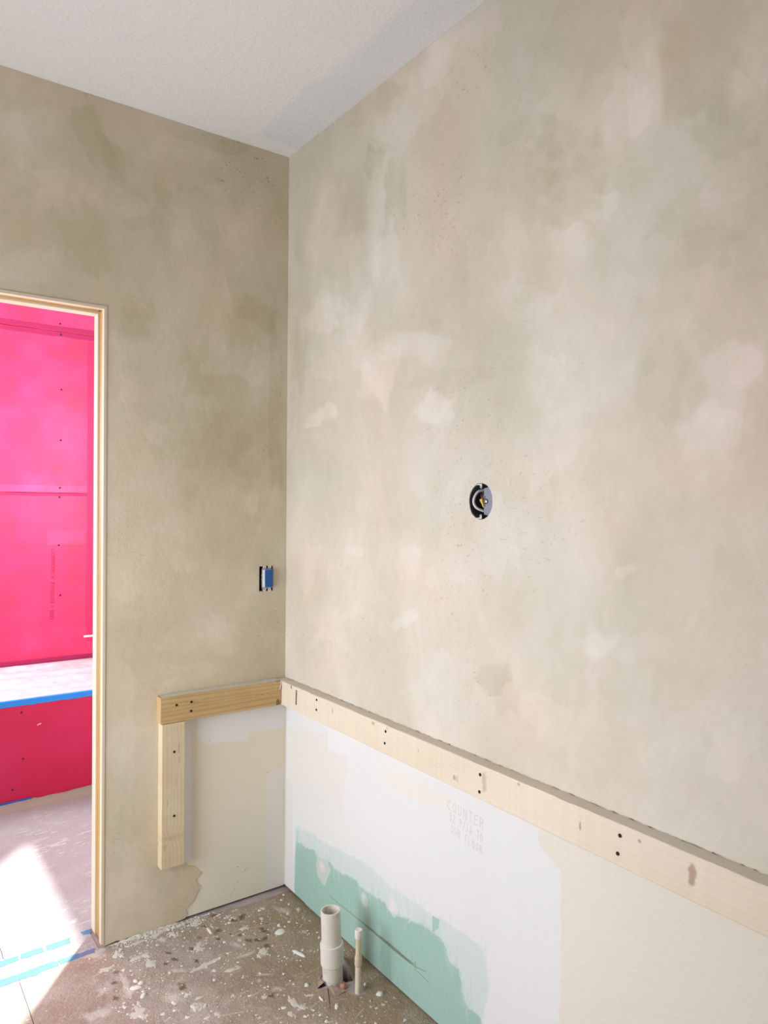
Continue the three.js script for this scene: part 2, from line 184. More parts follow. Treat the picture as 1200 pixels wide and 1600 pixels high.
// pine: pale earlywood with darker grain lines along u, and knots
function pine(len, hgt, seed, light, dark, contrast, knots = [], wpx = 2048) {
  const w = wpx, h = 128;
  const t = dataTex(w, h, (x, y) => {
    const u = x / w * len, v = y / h * hgt;
    let vv = v + 0.006 * fbm(u * 1.7 + seed, v * 9, 2), near = 0, dirt = 0;
    for (const [ku, kv, ru, rv, s] of knots) {
      const a = (u - ku) / ru, b = (v - kv) / rv, q = Math.sqrt(a * a + b * b);
      vv += 0.010 * Math.exp(-q * q * 0.25) * Math.sign(b || 1) * (s > 0 ? 1 : 0);
      near = Math.max(near, (1 - smooth(0.6, 1.25, q + 0.35 * vn(u * 120, v * 120))) * Math.abs(s));
    }
    const ring = 0.5 + 0.5 * Math.sin(vv * 520 + 9 * fbm(u * 1.1, v * 22 + seed, 2)), fib = fbm(u * 14, v * 900 + seed, 2), mill = vn(u * 95, seed) * 0.02, blot = fbm(u * 3 + seed, v * 12, 3);
    const k = Math.min(1, Math.max(0, contrast * (0.42 * ring * ring * ring + 0.45 * fib + 0.8 * blot + 0.25)));
    const c = [0, 1, 2].map((i) => (light[i] * (1 - k) + dark[i] * k) * (1 + mill + 0.05 * fib));
    return c.map((q, i) => q * (1 - near) + [0.26, 0.125, 0.045][i] * near);
  }, true);
  return place(t, 0, 0, len, hgt);
}
const M = {
  core: std({ color: new THREE.Color(0.10, 0.075, 0.05), roughness: 0.95 }),
  dark: std({ color: new THREE.Color(0.012, 0.011, 0.011), roughness: 0.6 }),
  screw: std({ color: new THREE.Color(0.010, 0.007, 0.005), roughness: 0.85 }),
  paintedWhite: std({ color: new THREE.Color(0.80, 0.79, 0.76), bumpMap: peel, bumpScale: 0.0012, roughness: 0.85 }),
  galvanised: std({ color: new THREE.Color(0.55, 0.56, 0.56), roughness: 0.38, metalness: 0.7 }),
  whitePlastic: std({ color: new THREE.Color(0.78, 0.76, 0.71), roughness: 0.4 }),
  boxGrey: std({ color: new THREE.Color(0.26, 0.29, 0.36), roughness: 0.5 }),
  smear: std({ color: new THREE.Color(0.70, 0.635, 0.53), roughness: 0.95 }),
  splat: std({ color: new THREE.Color(0.60, 0.56, 0.485), roughness: 0.95 }),
  chip: std({ color: new THREE.Color(0.76, 0.73, 0.66), roughness: 0.9 }),
  tape: std({ color: new THREE.Color(0.04, 0.18, 0.34), roughness: 0.55 }),
};

// ------------------------------------------------------------------ floor and ceiling
const screed = std({ map: place(dataTex(512, 512, (x, y) => { const k = 1 + 0.35 * fbm(x / 30, y / 30, 4); return [0.40 * k, 0.325 * k, 0.315 * k]; }, true), 0, 0, 0.8, 0.8), roughness: 0.9 });
const floor = structure(group('floor'));
{
  const s = shapeOf(rectPts(-3.15, -2.35, 0.25, 3.75));
  s.holes.push(pathOf([[-0.125, 0.470], [-0.062, 0.476], [-0.040, 0.50], [-0.084, 0.606], [-0.108, 0.60], [-0.125, 0.53]]));   // openings added so the gaps under the torn paper go dark
  s.holes.push(pathOf([[-0.166, 0.545], [-0.195, 0.577], [-0.160, 0.580]]));
  mesh('floor_slab', onFloor(slab(s, 0.12), 0), screed, floor);
  mesh('floor_base', bx(-3.15, 0.25, -0.2, -0.12, -2.35, 3.75), M.dark, floor);  // near-black, keeps the added openings dark
}
{
  const skim = dataTex(768, 1024, (x, y) => {       // x: -1.6..0, z: 0..2.1
    const U = -1.6 + x / 768 * 1.6, Z = y / 1024 * 2.1, e = fbm(U * 9, Z * 9, 3) * 0.03;
    const band = smooth(-0.185, -0.145, U + e + 0.02 * vn(Z * 3, 1)) * smooth(0.06, 0.11, Z + e);
    const near = smooth(-0.05, -0.02, U + e * 0.4), t = 1 + 0.03 * fbm(U * 3, Z * 3, 3) + 0.01 * vn(U * 160, Z * 160);
    return [(0.82 - 0.085 * band + 0.03 * near) * t, (0.795 - 0.05 * band + 0.02 * near) * t, (0.77 - 0.02 * band) * t];
  }, true);
  place(skim, -1.6, 0, 1.6, 2.1);
  const c = bx(-3.15, 0.25, H, H + 0.12, -2.35, 3.75);
  { const p = c.attributes.position, uv = c.attributes.uv; for (let i = 0; i < p.count; i++) uv.setXY(i, p.getX(i), p.getZ(i)); }
  structure(mesh('ceiling', c, std({ map: skim, bumpMap: peel, bumpScale: 0.0014, roughness: 0.9 })));
}

// ------------------------------------------------------------------ left wall (doorway to the bath, switch) and its plaster
const DX0 = -1.52, DX1 = -0.659, DY = 2.079;         // plaster edge round the doorway
const SW = [-0.112, 1.126, -0.057, 1.217];            // switch cut-out
const wallLeft = structure(group('wall_left'));
{
  const primer = (() => {                            // painted drywall under the boards: x -0.6..0, y 0..0.82
    const W = 1024, Hh = 1400, c = document.createElement('canvas'); c.width = W; c.height = Hh; const g = c.getContext('2d');
    const X = (x) => (x + 0.6) / 0.6 * W, Y = (y) => Hh - y / 0.82 * Hh;
    const poly = (pts, col, a = 1) => { g.globalAlpha = a; g.fillStyle = col; g.beginPath(); pts.forEach((p, i) => (i ? g.lineTo(X(p[0]), Y(p[1])) : g.moveTo(X(p[0]), Y(p[1])))); g.closePath(); g.fill(); g.globalAlpha = 1; };
    g.fillStyle = 'rgb(238,235,229)'; g.fillRect(0, 0, W, Hh);
    const cream = [[-0.366, 0.66], [-0.317, 0.60], [-0.152, 0.582], [-0.152, 0.611], [-0.002, 0.604], [-0.002, 0.459], [-0.074, 0.436], [-0.081, 0.134], [-0.077, 0.0], [-0.40, 0.0], [-0.40, 0.16], [-0.366, 0.21]];
    for (let k = 0; k < 7; k++) poly(ragged(cream, 0.0035, 0.012, 30 + k), 'rgb(239,229,206)', 0.34);
    poly(ragged([[-0.317, 0.638], [-0.152, 0.636], [-0.152, 0.584], [-0.317, 0.602]], 0.002, 0.01, 4), 'rgb(240,237,230)', 0.6);
    poly(ragged([[-0.08, 0.43], [0, 0.455], [0, 0], [-0.08, 0]], 0.004, 0.012, 5), 'rgb(238,230,212)', 0.7);
    poly(ragged([[-0.40, 0.70], [-0.368, 0.70], [-0.362, 0.2], [-0.40, 0.2]], 0.003, 0.02, 6), 'rgb(236,235,233)', 0.8);
    const r = rng(11); g.fillStyle = 'rgb(120,105,85)';
    for (const [x, y] of [[-0.071, 0.449], [-0.19, 0.13], [-0.16, 0.11], [-0.11, 0.07], [-0.19, 0.075], [-0.20, 0.05], [-0.30, 0.61]]) { g.globalAlpha = 0.6; g.beginPath(); g.ellipse(X(x), Y(y), 1.5 + 2 * r(), 2 + 3 * r(), r() * 3, 0, 7); g.fill(); }
    g.globalAlpha = 0.5; g.strokeStyle = 'rgb(150,140,120)'; g.lineWidth = 2; g.beginPath(); g.moveTo(X(-0.20), Y(0.06)); g.quadraticCurveTo(X(-0.21), Y(0.03), X(-0.222), Y(0.03)); g.stroke(); g.beginPath(); g.moveTo(X(-0.165), Y(0.105)); g.lineTo(X(-0.148), Y(0.118)); g.stroke(); g.globalAlpha = 1;
    return place(finish(new THREE.CanvasTexture(c), true), -0.6, 0, 0.6, 0.82);
  })();
  const outline = [[-2.1, 0.009], [DX0, 0.009], [DX0, DY], [DX1, DY], [DX1, 0.009], [-0.0005, 0.009], [-0.0005, H], [-2.1, H]];
  const s = shapeOf(outline); s.holes.push(pathOf(rectPts(...SW)));
  mesh('drywall', onLeft(slab(s, 0.0127), 0), std({ map: primer, bumpMap: peel, bumpScale: 0.0004, roughness: 0.8 }), wallLeft);
  mesh('drywall', onLeft(slab(shapeOf([[-2.1, 0.009], [DX0, 0.009], [DX0, DY], [DX1, DY], [DX1, 0.009], [0.04, 0.009], [0.04, H], [-2.1, H]]), 0.0127), -0.1023), M.paintedWhite, wallLeft);
  mesh('sole_plate', bx(-0.64, 0.0, 0, 0.038, -0.1, -0.022), M.core, wallLeft);
  mesh('sole_plate', bx(-2.1, -1.53, 0, 0.038, -0.1, -0.022), M.core, wallLeft);
  // plaster: down to the floor beside the doorway, then round the boards, leaving the painted rectangle below them bare
  const inner = ragged([[-0.384, 0.012], [-0.376, 0.044], [-0.353, 0.066], [-0.333, 0.098], [-0.344, 0.139], [-0.326, 0.150], [-0.344, 0.173], [-0.373, 0.188], [-0.388, 0.210], [-0.43, 0.235], [-0.45, 0.30], [-0.45, 0.72], [-0.40, 0.745], [-0.0006, 0.755]], 0.0075, 0.012, 77, false);
  const foot = ragged([[DX1, 0.006], [-0.52, 0.002], [-0.42, 0.006]], 0.004, 0.02, 78, false);
  const pl = [[-2.1, 0.009], [DX0, 0.009], [DX0, DY], [DX1, DY], ...foot, ...inner, [-0.0006, 0.755], [-0.0006, H - 0.0005], [-2.1, H - 0.0005]];
  const ps = shapeOf(pl); ps.holes.push(pathOf(ragged(rectPts(SW[0] - 0.002, SW[1] - 0.002, SW[2] + 0.002, SW[3] + 0.002), 0.0016, 0.008, 12)));
  mesh('plaster_coat', onLeft(slab(ps, 0.0032), 0.0032), plasterLeft, wallLeft);
}

// ------------------------------------------------------------------ right wall (junction box, board) and its plaster
const JB = [1.0585, 1.4575];                          // junction box centre (z, y)
const ring = (rz, ry, n, jit = 0, seed = 1) => { const r = rng(seed); return Array.from({ length: n }, (_, i) => { const a = -i / n * 2 * Math.PI, k = 1 + (r() * 2 - 1) * jit; return [JB[0] + rz * k * Math.cos(a), JB[1] + ry * k * Math.sin(a)]; }); };
const wallRight = structure(group('wall_right'));
{
  const W = 2048, Hh = 909, DU = 1.87, DV = 0.83;
  const c = document.createElement('canvas'); c.width = W; c.height = Hh; const g = c.getContext('2d');
  const X = (z) => z / DU * W, Y = (y) => Hh - y / DV * Hh, S = W / DU;
  const path = (pts) => { g.beginPath(); pts.forEach((p, i) => (i ? g.lineTo(X(p[0]), Y(p[1])) : g.moveTo(X(p[0]), Y(p[1])))); };
  const poly = (pts, col, a = 1) => { g.globalAlpha = a; g.fillStyle = col; path(pts); g.closePath(); g.fill(); g.globalAlpha = 1; };
  g.fillStyle = 'rgb(229,229,225)'; g.fillRect(0, 0, W, Hh);
  // beige wall paint at the right, joint compound over the rest
  for (let k = 0; k < 6; k++) poly(ragged([[1.24, 0.83], [1.266, 0.70], [1.265, 0.646], [1.307, 0.628], [1.336, 0.614], [1.339, 0.415], [1.334, 0.258], [1.31, 0], [1.87, 0], [1.87, 0.83]], 0.004 + 0.0015 * k, 0.014, 60 + k), 'rgb(229,221,206)', 0.42);
  for (let k = 0; k < 5; k++) poly(ragged([[0.03, 0.615], [0.096, 0.63], [0.245, 0.647], [0.305, 0.655], [0.306, 0.606], [0.44, 0.624], [0.40, 0.50 - 0.03 * k], [0.02, 0.42 - 0.03 * k]], 0.006, 0.02, 70 + k), 'rgb(232,222,210)', 0.16);
  for (let k = 0; k < 4; k++) poly(ragged([[0.60, 0.62], [0.735, 0.646], [0.951, 0.646], [0.945, 0.622], [0.812, 0.600], [0.70, 0.595]], 0.008, 0.02, 80 + k), 'rgb(233,223,208)', 0.2);
  poly(ragged([[0.31, 0.70], [0.50, 0.70], [0.44, 0.622], [0.31, 0.605]], 0.004, 0.02, 9), 'rgb(233,233,233)', 0.8);
  poly(ragged([[0.012, 0.42], [0.06, 0.42], [0.068, 0], [0.012, 0]], 0.003, 0.02, 19), 'rgb(226,222,216)', 0.9);
  poly(ragged([[0, 0.71], [0.013, 0.71], [0.012, 0], [0, 0]], 0.001, 0.02, 29), 'rgb(218,212,200)', 0.9);
  // moisture-resistant green board showing along the floor
  const outer = [[0.086, 0.26], [0.099, 0.265], [0.141, 0.267], [0.21, 0.277], [0.268, 0.276], [0.346, 0.285], [0.426, 0.295], [0.489, 0.303], [0.568, 0.308], [0.62, 0.302], [0.673, 0.290], [0.739, 0.294], [0.811, 0.299], [0.875, 0.297], [0.945, 0.306], [1.046, 0.306], [1.08, 0.302], [1.092, 0.287], [1.098, 0.238], [1.1, 0.205], [1.09, 0.168], [1.083, 0.13], [1.079, 0.0], [0.078, 0.0]];
  const inner = [[0.083, 0.0], [0.085, 0.017], [0.084, 0.082], [0.087, 0.154], [0.098, 0.21], [0.126, 0.209], [0.188, 0.215], [0.218, 0.225], [0.241, 0.205], [0.291, 0.216], [0.326, 0.223], [0.361, 0.215], [0.401, 0.214], [0.453, 0.227], [0.491, 0.234], [0.515, 0.22], [0.564, 0.221], [0.61, 0.225], [0.642, 0.23], [0.679, 0.216], [0.74, 0.228], [0.812, 0.241], [0.867, 0.25], [0.903, 0.25], [0.929, 0.237], [0.942, 0.216], [0.955, 0.198], [0.988, 0.204], [0.996, 0.181], [1.001, 0.145], [1.009, 0.128], [1.029, 0.121], [1.068, 0.124], [1.077, 0.108], [1.079, 0.0]];
  poly(ragged(outer, 0.0015, 0.01, 90), 'rgb(208,221,217)', 0.5); 
  for (let k = 0; k < 3; k++) poly(ragged(outer, 0.008, 0.012, 91 + k), 'rgb(205,219,215)', 0.28);
  for (let k = 0; k < 5; k++) poly(ragged(inner, 0.0035 + 0.002 * k, 0.008, 100 + k), 'rgb(158,193,177)', 0.4);
  {
    const rr = rng(515);                             // feathered knife marks across both edges
    for (let k = 0; k < 420; k++) {
      const top = rr() < 0.6, E = top ? outer : inner, q = 1 + Math.floor(rr() * (E.length - 4)), f = rr(), z = E[q][0] + (E[q + 1][0] - E[q][0]) * f, y = E[q][1] + (E[q + 1][1] - E[q][1]) * f;
      if (y < 0.1) continue;
      const up = rr() < 0.5, L = (0.008 + 0.03 * rr()) * (up ? 1 : -1), a = (rr() - 0.3) * 0.02;
      g.globalAlpha = 0.05 + 0.13 * rr(); g.lineCap = 'round'; g.lineWidth = 2 + 9 * rr();
      g.strokeStyle = top ? (up ? 'rgb(206,221,216)' : 'rgb(230,231,229)') : (up ? 'rgb(162,196,180)' : 'rgb(209,222,217)');
      g.beginPath(); g.moveTo(X(z), Y(y)); g.lineTo(X(z + a), Y(y + L)); g.stroke();
    }
    g.globalAlpha = 1;
  }
  poly([[0.875, 0.296], [0.906, 0.299], [0.902, 0.272], [0.876, 0.248]], 'rgb(166,200,185)', 0.95);
  const r = rng(5);
  for (let k = 0; k < 420; k++) {                    // streaks and scuffs in the green face
    const z = 0.09 + r() * 0.96, y = r() * 0.2, L = 0.01 + 0.06 * r(); g.globalAlpha = 0.10; g.strokeStyle = r() < 0.5 ? 'rgb(128,165,146)' : 'rgb(190,214,202)'; g.lineWidth = 1 + 5 * r();
    g.beginPath(); g.moveTo(X(z), Y(y)); g.lineTo(X(z + (r() - 0.5) * 0.02), Y(y + L)); g.stroke();
  }
  for (let k = 0; k < 3; k++) poly(ragged([[0.233, 0.186], [0.246, 0.212], [0.312, 0.225], [0.333, 0.204], [0.313, 0.163], [0.292, 0.13], [0.249, 0.143]], 0.004, 0.012, 120 + k), 'rgb(205,212,202)', 0.45);
  const spot = (z, y, rz, ry, col, a) => { g.globalAlpha = a; g.fillStyle = col; for (let k = 1; k <= 4; k++) { g.beginPath(); g.ellipse(X(z), Y(y), rz * S * k / 4, ry * S * k / 4, 0, 0, 7); g.fill(); } g.globalAlpha = 1; };
  spot(0.277, 0.190, 0.022, 0.020, 'rgb(228,222,212)', 0.35); spot(0.537, 0.190, 0.022, 0.024, 'rgb(222,226,220)', 0.4); spot(0.545, 0.19, 0.008, 0.012, 'rgb(200,200,192)', 0.4); spot(0.691, 0.234, 0.024, 0.028, 'rgb(232,226,224)', 0.45);
  for (let k = 0; k < 26; k++) { const z = 0.66 + r() * 0.11; g.globalAlpha = 0.5; g.strokeStyle = 'rgb(228,234,230)'; g.lineWidth = 1 + 2 * r(); g.beginPath(); g.moveTo(X(z), Y(0.222 + 0.05 * r())); g.lineTo(X(z + 0.012), Y(0.222 + 0.05 * r())); g.stroke(); }
  g.lineCap = 'round';
  for (let k = 0; k < 46; k++) {                     // dark rub mark parallel to the floor
    const z = 0.40 + 0.38 * k / 45, wide = 2 + 9 * Math.exp(-Math.pow((z - 0.70) / 0.10, 2)) + 5 * Math.exp(-Math.pow((z - 0.56) / 0.03, 2));
    g.globalAlpha = 0.10; g.strokeStyle = 'rgb(98,106,78)';
    for (let n = 0; n < 3; n++) { g.lineWidth = wide * (0.4 + 0.9 * r()); g.beginPath(); g.moveTo(X(z - 0.012), Y(0.111 + 0.006 * (z - 0.4) + (r() - 0.3) * 0.006)); g.lineTo(X(z + 0.02), Y(0.111 + 0.006 * (z - 0.4) + (r() - 0.3) * 0.006)); g.stroke(); }
  }
  g.globalAlpha = 0.5; g.strokeStyle = 'rgb(95,120,98)'; g.lineWidth = 3; for (const [a, b, c2, d] of [[0.80, 0.113, 0.85, 0.124], [0.80, 0.128, 0.80, 0.104], [0.81, 0.105, 0.862, 0.100], [0.33, 0.111, 0.40, 0.110]]) { g.beginPath(); g.moveTo(X(a), Y(b)); g.lineTo(X(c2), Y(d)); g.stroke(); }
  for (let k = 0; k < 60; k++) { const z = 0.5 + 0.85 * r(), y = 0.3 + 0.4 * r(); g.globalAlpha = 0.10; g.strokeStyle = r() < 0.5 ? 'rgb(214,212,210)' : 'rgb(242,242,242)'; g.lineWidth = 1 + 4 * r(); g.beginPath(); g.moveTo(X(z), Y(y)); g.lineTo(X(z + 0.01), Y(y - 0.05 - 0.08 * r())); g.stroke(); }
  // pencilled note
  const glyph = { C: [[1, .85, .6, 1, .15, .75, .05, .4, .3, .05, .9, .1]], O: [[.5, 1, .1, .6, .2, .1, .7, .05, .9, .5, .5, 1]], U: [[.1, 1, .15, .2, .5, 0, .85, .2, .9, 1]], N: [[.1, 0, .12, 1], [.12, 1, .85, 0], [.85, 0, .9, 1]], T: [[0, 1, 1, .95], [.5, 1, .5, 0]], E: [[.9, 1, .15, .95, .1, 0, .9, .05], [.12, .5, .75, .55]], R: [[.1, 0, .1, 1, .8, .9, .75, .55, .12, .5], [.4, .5, .9, 0]], 3: [[.1, .9, .7, 1, .8, .7, .4, .55, .85, .35, .6, 0, .05, .1]], 2: [[.1, .8, .5, 1, .85, .7, .1, 0, .95, .05]], 9: [[.85, .7, .4, .5, .15, .8, .6, 1, .85, .7, .6, 0]], 1: [[.5, 1, .5, 0]], 6: [[.8, 1, .2, .5, .25, .05, .75, .1, .7, .45, .25, .4]], '/': [[.9, 1, .1, -.1]], S: [[.9, .85, .4, 1, .15, .7, .8, .4, .6, 0, .05, .1]], B: [[.1, 0, .1, 1, .7, .9, .6, .55, .1, .5], [.6, .52, .85, .25, .6, 0, .1, 0]], F: [[.1, 0, .12, 1, .9, .95], [.12, .5, .7, .5]], L: [[.1, 1, .12, 0, .9, .03]] };
  const write = (text, z, y, h, wd, dy) => { [...text].forEach((ch, i) => { for (const st of glyph[ch] ?? []) { g.beginPath(); for (let k = 0; k < st.length; k += 2) { const q = [X(z + i * wd + st[k] * wd * 0.72), Y(y + i * dy + (st[k + 1] - 0.5) * h)]; k ? g.lineTo(...q) : g.moveTo(...q); } g.stroke(); } }); };
  g.globalAlpha = 0.42; g.lineWidth = 1.6; g.strokeStyle = 'rgb(165,150,142)';
  write('COUNTER', 0.936, 0.630, 0.026, 0.0212, -0.0006); write('32 9/16 TO', 0.944, 0.600, 0.022, 0.0135, -0.0012); write('SUB FLOOR', 0.952, 0.570, 0.020, 0.0140, -0.0016);
  g.globalAlpha = 1;
  const low = place(finish(new THREE.CanvasTexture(c), true), 0, 0, DU, DV);
  const s = shapeOf([[-0.004, 0.013], [0.16, 0.011], [0.165, 0.0085], [3.6, 0.0085], [3.6, H], [-0.004, H]]); s.holes.push(pathOf(ring(0.0432, 0.0468, 32)));
  mesh('drywall', onRight(slab(s, 0.0127), 0), std({ map: low, bumpMap: peel, bumpScale: 0.0004, roughness: 0.8 }), wallRight);
  mesh('wall_core', bx(0.10, 0.25, 0, H, -0.115, 3.75), M.core, wallRight);
  mesh('sole_plate', bx(0.022, 0.10, 0, 0.038, -0.1, 3.6), M.core, wallRight);
  mesh('cavity_light_stop', bx(0.04, 0.25, 0, H, -0.16, -0.10), M.core, wallRight);  // unseen return added to keep sky light out of the wall cavity
  const ps = shapeOf([...ragged([[-0.0002, 0.7968], [2.0, 0.7968], [3.6, 0.7968]], 0.0022, 0.011, 33, false), [3.6, 0.7968], [3.6, H - 0.0005], [-0.0002, H - 0.0005]]);
  ps.holes.push(pathOf(ring(0.0438, 0.0476, 40, 0.018, 8)));
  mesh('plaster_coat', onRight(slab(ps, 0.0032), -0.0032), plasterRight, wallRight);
}

// ------------------------------------------------------------------ remaining room shell, with the window that lights it
function wallWithOpening(name, pts, hole, thick, put, mat) {
  const w = structure(group(name)), s = shapeOf(pts); if (hole) s.holes.push(pathOf(rectPts(...hole)));
  mesh('wall_body', put(slab(s, thick)), mat, w); return w;
}
const onFar = (x) => (g) => { g.applyMatrix4(new THREE.Matrix4().set(0, 0, 1, x, 0, 1, 0, 0, -1, 0, 0, 0, 0, 0, 0, 1)); return g; };      // faces +x, u = -z
const onRear = (z) => (g) => { g.applyMatrix4(new THREE.Matrix4().set(-1, 0, 0, 0, 0, 1, 0, 0, 0, 0, -1, z, 0, 0, 0, 1)); return g; };   // faces -z, u = -x
const roomPaint = std({ color: new THREE.Color(0.34, 0.31, 0.27), roughness: 0.85 });
wallWithOpening('wall_far', rectPts(-3.75, 0, 0.115, H), [-1.35, 0.35, -0.05, 1.65], 0.15, onFar(-2.06), roomPaint);
wallWithOpening('wall_rear', rectPts(-0.1, 0, 3.15, H), null, 0.15, onRear(3.6), roomPaint);
const frameMat = std({ color: new THREE.Color(0.82, 0.82, 0.80), roughness: 0.4 });
const paneMat = new THREE.MeshPhysicalMaterial({ transmission: 1, thickness: 0, roughness: 0.02, ior: 1.45 });
function windowAt(x0, x1, y0, y1, z0, z1) {          // opening in a wall across x, frame and pane near the outside
  const w = structure(group('window_' + (++windowAt.n))), xm = (x0 + x1) / 2, f = 0.035;
  mesh('window_frame', mergeGeometries([bx(xm - 0.02, xm + 0.02, y0, y1, z0, z0 + f), bx(xm - 0.02, xm + 0.02, y0, y1, z1 - f, z1), bx(xm - 0.02, xm + 0.02, y0, y0 + f, z0 + f, z1 - f), bx(xm - 0.02, xm + 0.02, y1 - f, y1, z0 + f, z1 - f)]), frameMat, w);
  mesh('window_pane', bx(xm - 0.002, xm + 0.002, y0 + f, y1 - f, z0 + f, z1 - f), paneMat, w);
}
windowAt.n = 0;
windowAt(-2.20, -2.12, 0.35, 1.65, 0.05, 1.35);

// ------------------------------------------------------------------ the bath room beyond the doorway
const pinkTex = place(dataTex(512, 512, (x, y) => { const a = fbm(x / 60, y / 60, 4), b = vn(x / 2, y / 2) * 0.03, k = 1 + 0.22 * a + b; return [0.84 * (1 + 0.04 * a), 0.028 * k + 0.015 * Math.max(0, a), 0.125 * k * (1 + 0.25 * a)]; }, true), 0, 0, 1.1, 1.1);
const pink = std({ map: pinkTex, roughness: 0.45 });
const pinkDark = std({ color: new THREE.Color(0.34, 0.006, 0.085), roughness: 0.6 });
const pinkShaded = std({ map: pinkTex, color: new THREE.Color(0.70, 0.30, 0.62), roughness: 0.4 });  // same membrane, darkened to paint in the shade on the tub front
const pinkPale = std({ map: pinkTex, color: new THREE.Color(1.0, 1.7, 1.35), roughness: 0.5 });
const BZ = -2.13, BR = -0.10, BL = -1.66;              // membrane faces of the bath: back, right, left
wallWithOpening('wall_bath_right', rectPts(-2.35, 0, -0.115, H), [-1.95, 1.16, -0.48, 2.22], 0.15, (g) => onRight(g, BR), M.paintedWhite);
windowAt(-0.03, 0.05, 1.16, 2.22, -1.95, -0.48);
wallWithOpening('wall_bath_left', rectPts(0.115, 0, 2.35, H), [1.50, 1.36, 2.0, 1.96], 0.15, onFar(BL), M.paintedWhite);
windowAt(BL - 0.14, BL - 0.06, 1.36, 1.96, -2.0, -1.50);
{
  const w = structure(group('wall_bath_back'));
  mesh('wall_body', bx(-2.15, 0.05, 0, H, BZ - 0.16, BZ - 0.012), M.core, w);
  const panel = (y0, y1) => mesh('membrane_panel', metric(onLeft(slab(shapeOf(rectPts(BL, y0, BR, y1)), 0.012, 0.0015), BZ), 'x'), pink, w);
  const top = panel(2.443, H), mid = panel(1.503, 2.440), low = panel(0.50, 1.500);
  const strip = (name, x0, x1, y0, y1, m, seed, dz = 0.0012) => mesh(name, onLeft(slab(shapeOf(ragged(rectPts(x0, y0, x1, y1), 0.0012, 0.05, seed)), dz), BZ + dz), m, w);
  strip('mesh_tape', BL, BR, 2.444, 2.474, pinkDark, 1); strip('mesh_tape', BL, BR, 2.412, 2.438, pinkDark, 2);
  strip('seam_band', BL, BR, 1.506, 1.545, pinkPale, 3, 0.0008); strip('seam_band', BL, BR, 1.484, 1.4985, pinkDark, 4, 0.0008);
  strip('corner_tape', -0.20, BR, 0.62, 2.405, std({ color: new THREE.Color(0.62, 0.012, 0.10), roughness: 0.5 }), 5, 0.0009);
  strip('sealant_band', -0.42, -0.21, 1.20, 1.28, pinkPale, 7, 0.0007);
  const fl = strip('sealant_band', BL, BR, 0.522, 0.545, pinkDark, 8, 0.006);
  const sg = new THREE.CylinderGeometry(0.0055, 0.0055, 0.003, 12); sg.rotateX(Math.PI / 2);
  for (const [x, y, p] of [[-0.354, 2.488, top], [-0.350, 2.425, mid], [-0.346, 2.105, mid], [-0.348, 1.810, mid], [-0.352, 1.532, mid], [-0.354, 1.477, low], [-0.356, 1.197, low], [-0.347, 0.904, low]]) { const m = mesh('screw', sg, M.screw, p); m.position.set(x, y, BZ + 0.0012); }
  // lettering pressed through the membrane, read from below upwards
  const c = document.createElement('canvas'); c.width = 1024; c.height = 96; const g = c.getContext('2d');
  g.clearRect(0, 0, 1024, 96); g.font = 'bold 58px monospace'; g.fillStyle = 'rgba(120,0,50,0.75)'; g.textBaseline = 'middle';
  g.fillText('COOLJ EESE00CE HJUUOUUOCCT', 30, 48, 960);
  const t = new THREE.CanvasTexture(c); t.colorSpace = THREE.SRGBColorSpace; t.magFilter = THREE.LinearFilter;
  const pg = new THREE.PlaneGeometry(0.47, 0.045); pg.rotateZ(Math.PI / 2);
  const d = mesh('print', pg, new THREE.MeshStandardMaterial({ map: t, transparent: true, roughness: 0.5 }), low); d.position.set(-0.388, 0.985, BZ + 0.0016); d.rotation.z = -0.02;
}
{
  // tub front and deck in pink membrane
  const t = tag(group('tub_surround', [-0.88, 0, -1.35]), 'glossy pink waterproofed tub front below the white plastic sheet', 'tub surround');
  mesh('apron', metric(new THREE.BoxGeometry(1.556, 0.500, 0.03).translate(0, 0.250, -0.015), 'x', [1.05, 0, 0]), pinkShaded, t);
  mesh('deck', new THREE.BoxGeometry(1.54, 0.46, 0.74).translate(0, 0.23, -0.402), std({ color: new THREE.Color(0.7, 0.7, 0.7) }), t);
  const sg = new THREE.CylinderGeometry(0.0055, 0.0055, 0.003, 12); sg.rotateX(Math.PI / 2);
  for (const [x, y] of [[-0.68, 0.452], [-0.672, 0.231], [-0.717, 0.093]]) { const m = mesh('screw', sg, std({ color: new THREE.Color(0.16, 0.004, 0.02) }), t); m.position.set(x + 0.88, y, 0.0008); }
  const nick = slab(shapeOf(ragged([[-0.612, 0.379], [-0.594, 0.384], [-0.592, 0.389], [-0.610, 0.384]], 0.001, 0.005, 3)), 0.001); nick.translate(0.88, 0, 0.001);
  mesh('scuff', nick, std({ color: new THREE.Color(0.8, 0.5, 0.55) }), t);
}
{
  // crinkled protective sheet over the tub
  const nx = 120, nz = 60, g = new THREE.PlaneGeometry(1.54, 0.775, nx, nz); g.rotateX(-Math.PI / 2);
  const p = g.attributes.position;
  for (let i = 0; i < p.count; i++) {
    const x = p.getX(i), z = p.getZ(i), e = smooth(0.33, 0.3875, z);
    const fold = Math.abs(vn(x * 3 + z * 9, z * 11 - x * 2)) * 0.020 + 0.010 * Math.abs(vn(x * 14 - z * 20, z * 22 + x * 6)) + 0.004 * vn(x * 50, z * 40);
    p.setY(i, 0.012 + fold * (1 - e) * smooth(-0.3875, -0.30, z) - 0.004 * e + 0.006 * smooth(-0.3, -0.3875, z));
  }
  g.computeVertexNormals();
  const m = mesh('plastic_sheet', g, new THREE.MeshStandardMaterial({ color: new THREE.Color(0.50, 0.485, 0.52), roughness: 0.35, side: THREE.DoubleSide }));
  m.position.set(-0.88, 0.500, -1.737); tag(m, 'crinkled white protective sheet covering the bath tub', 'plastic sheet');
}

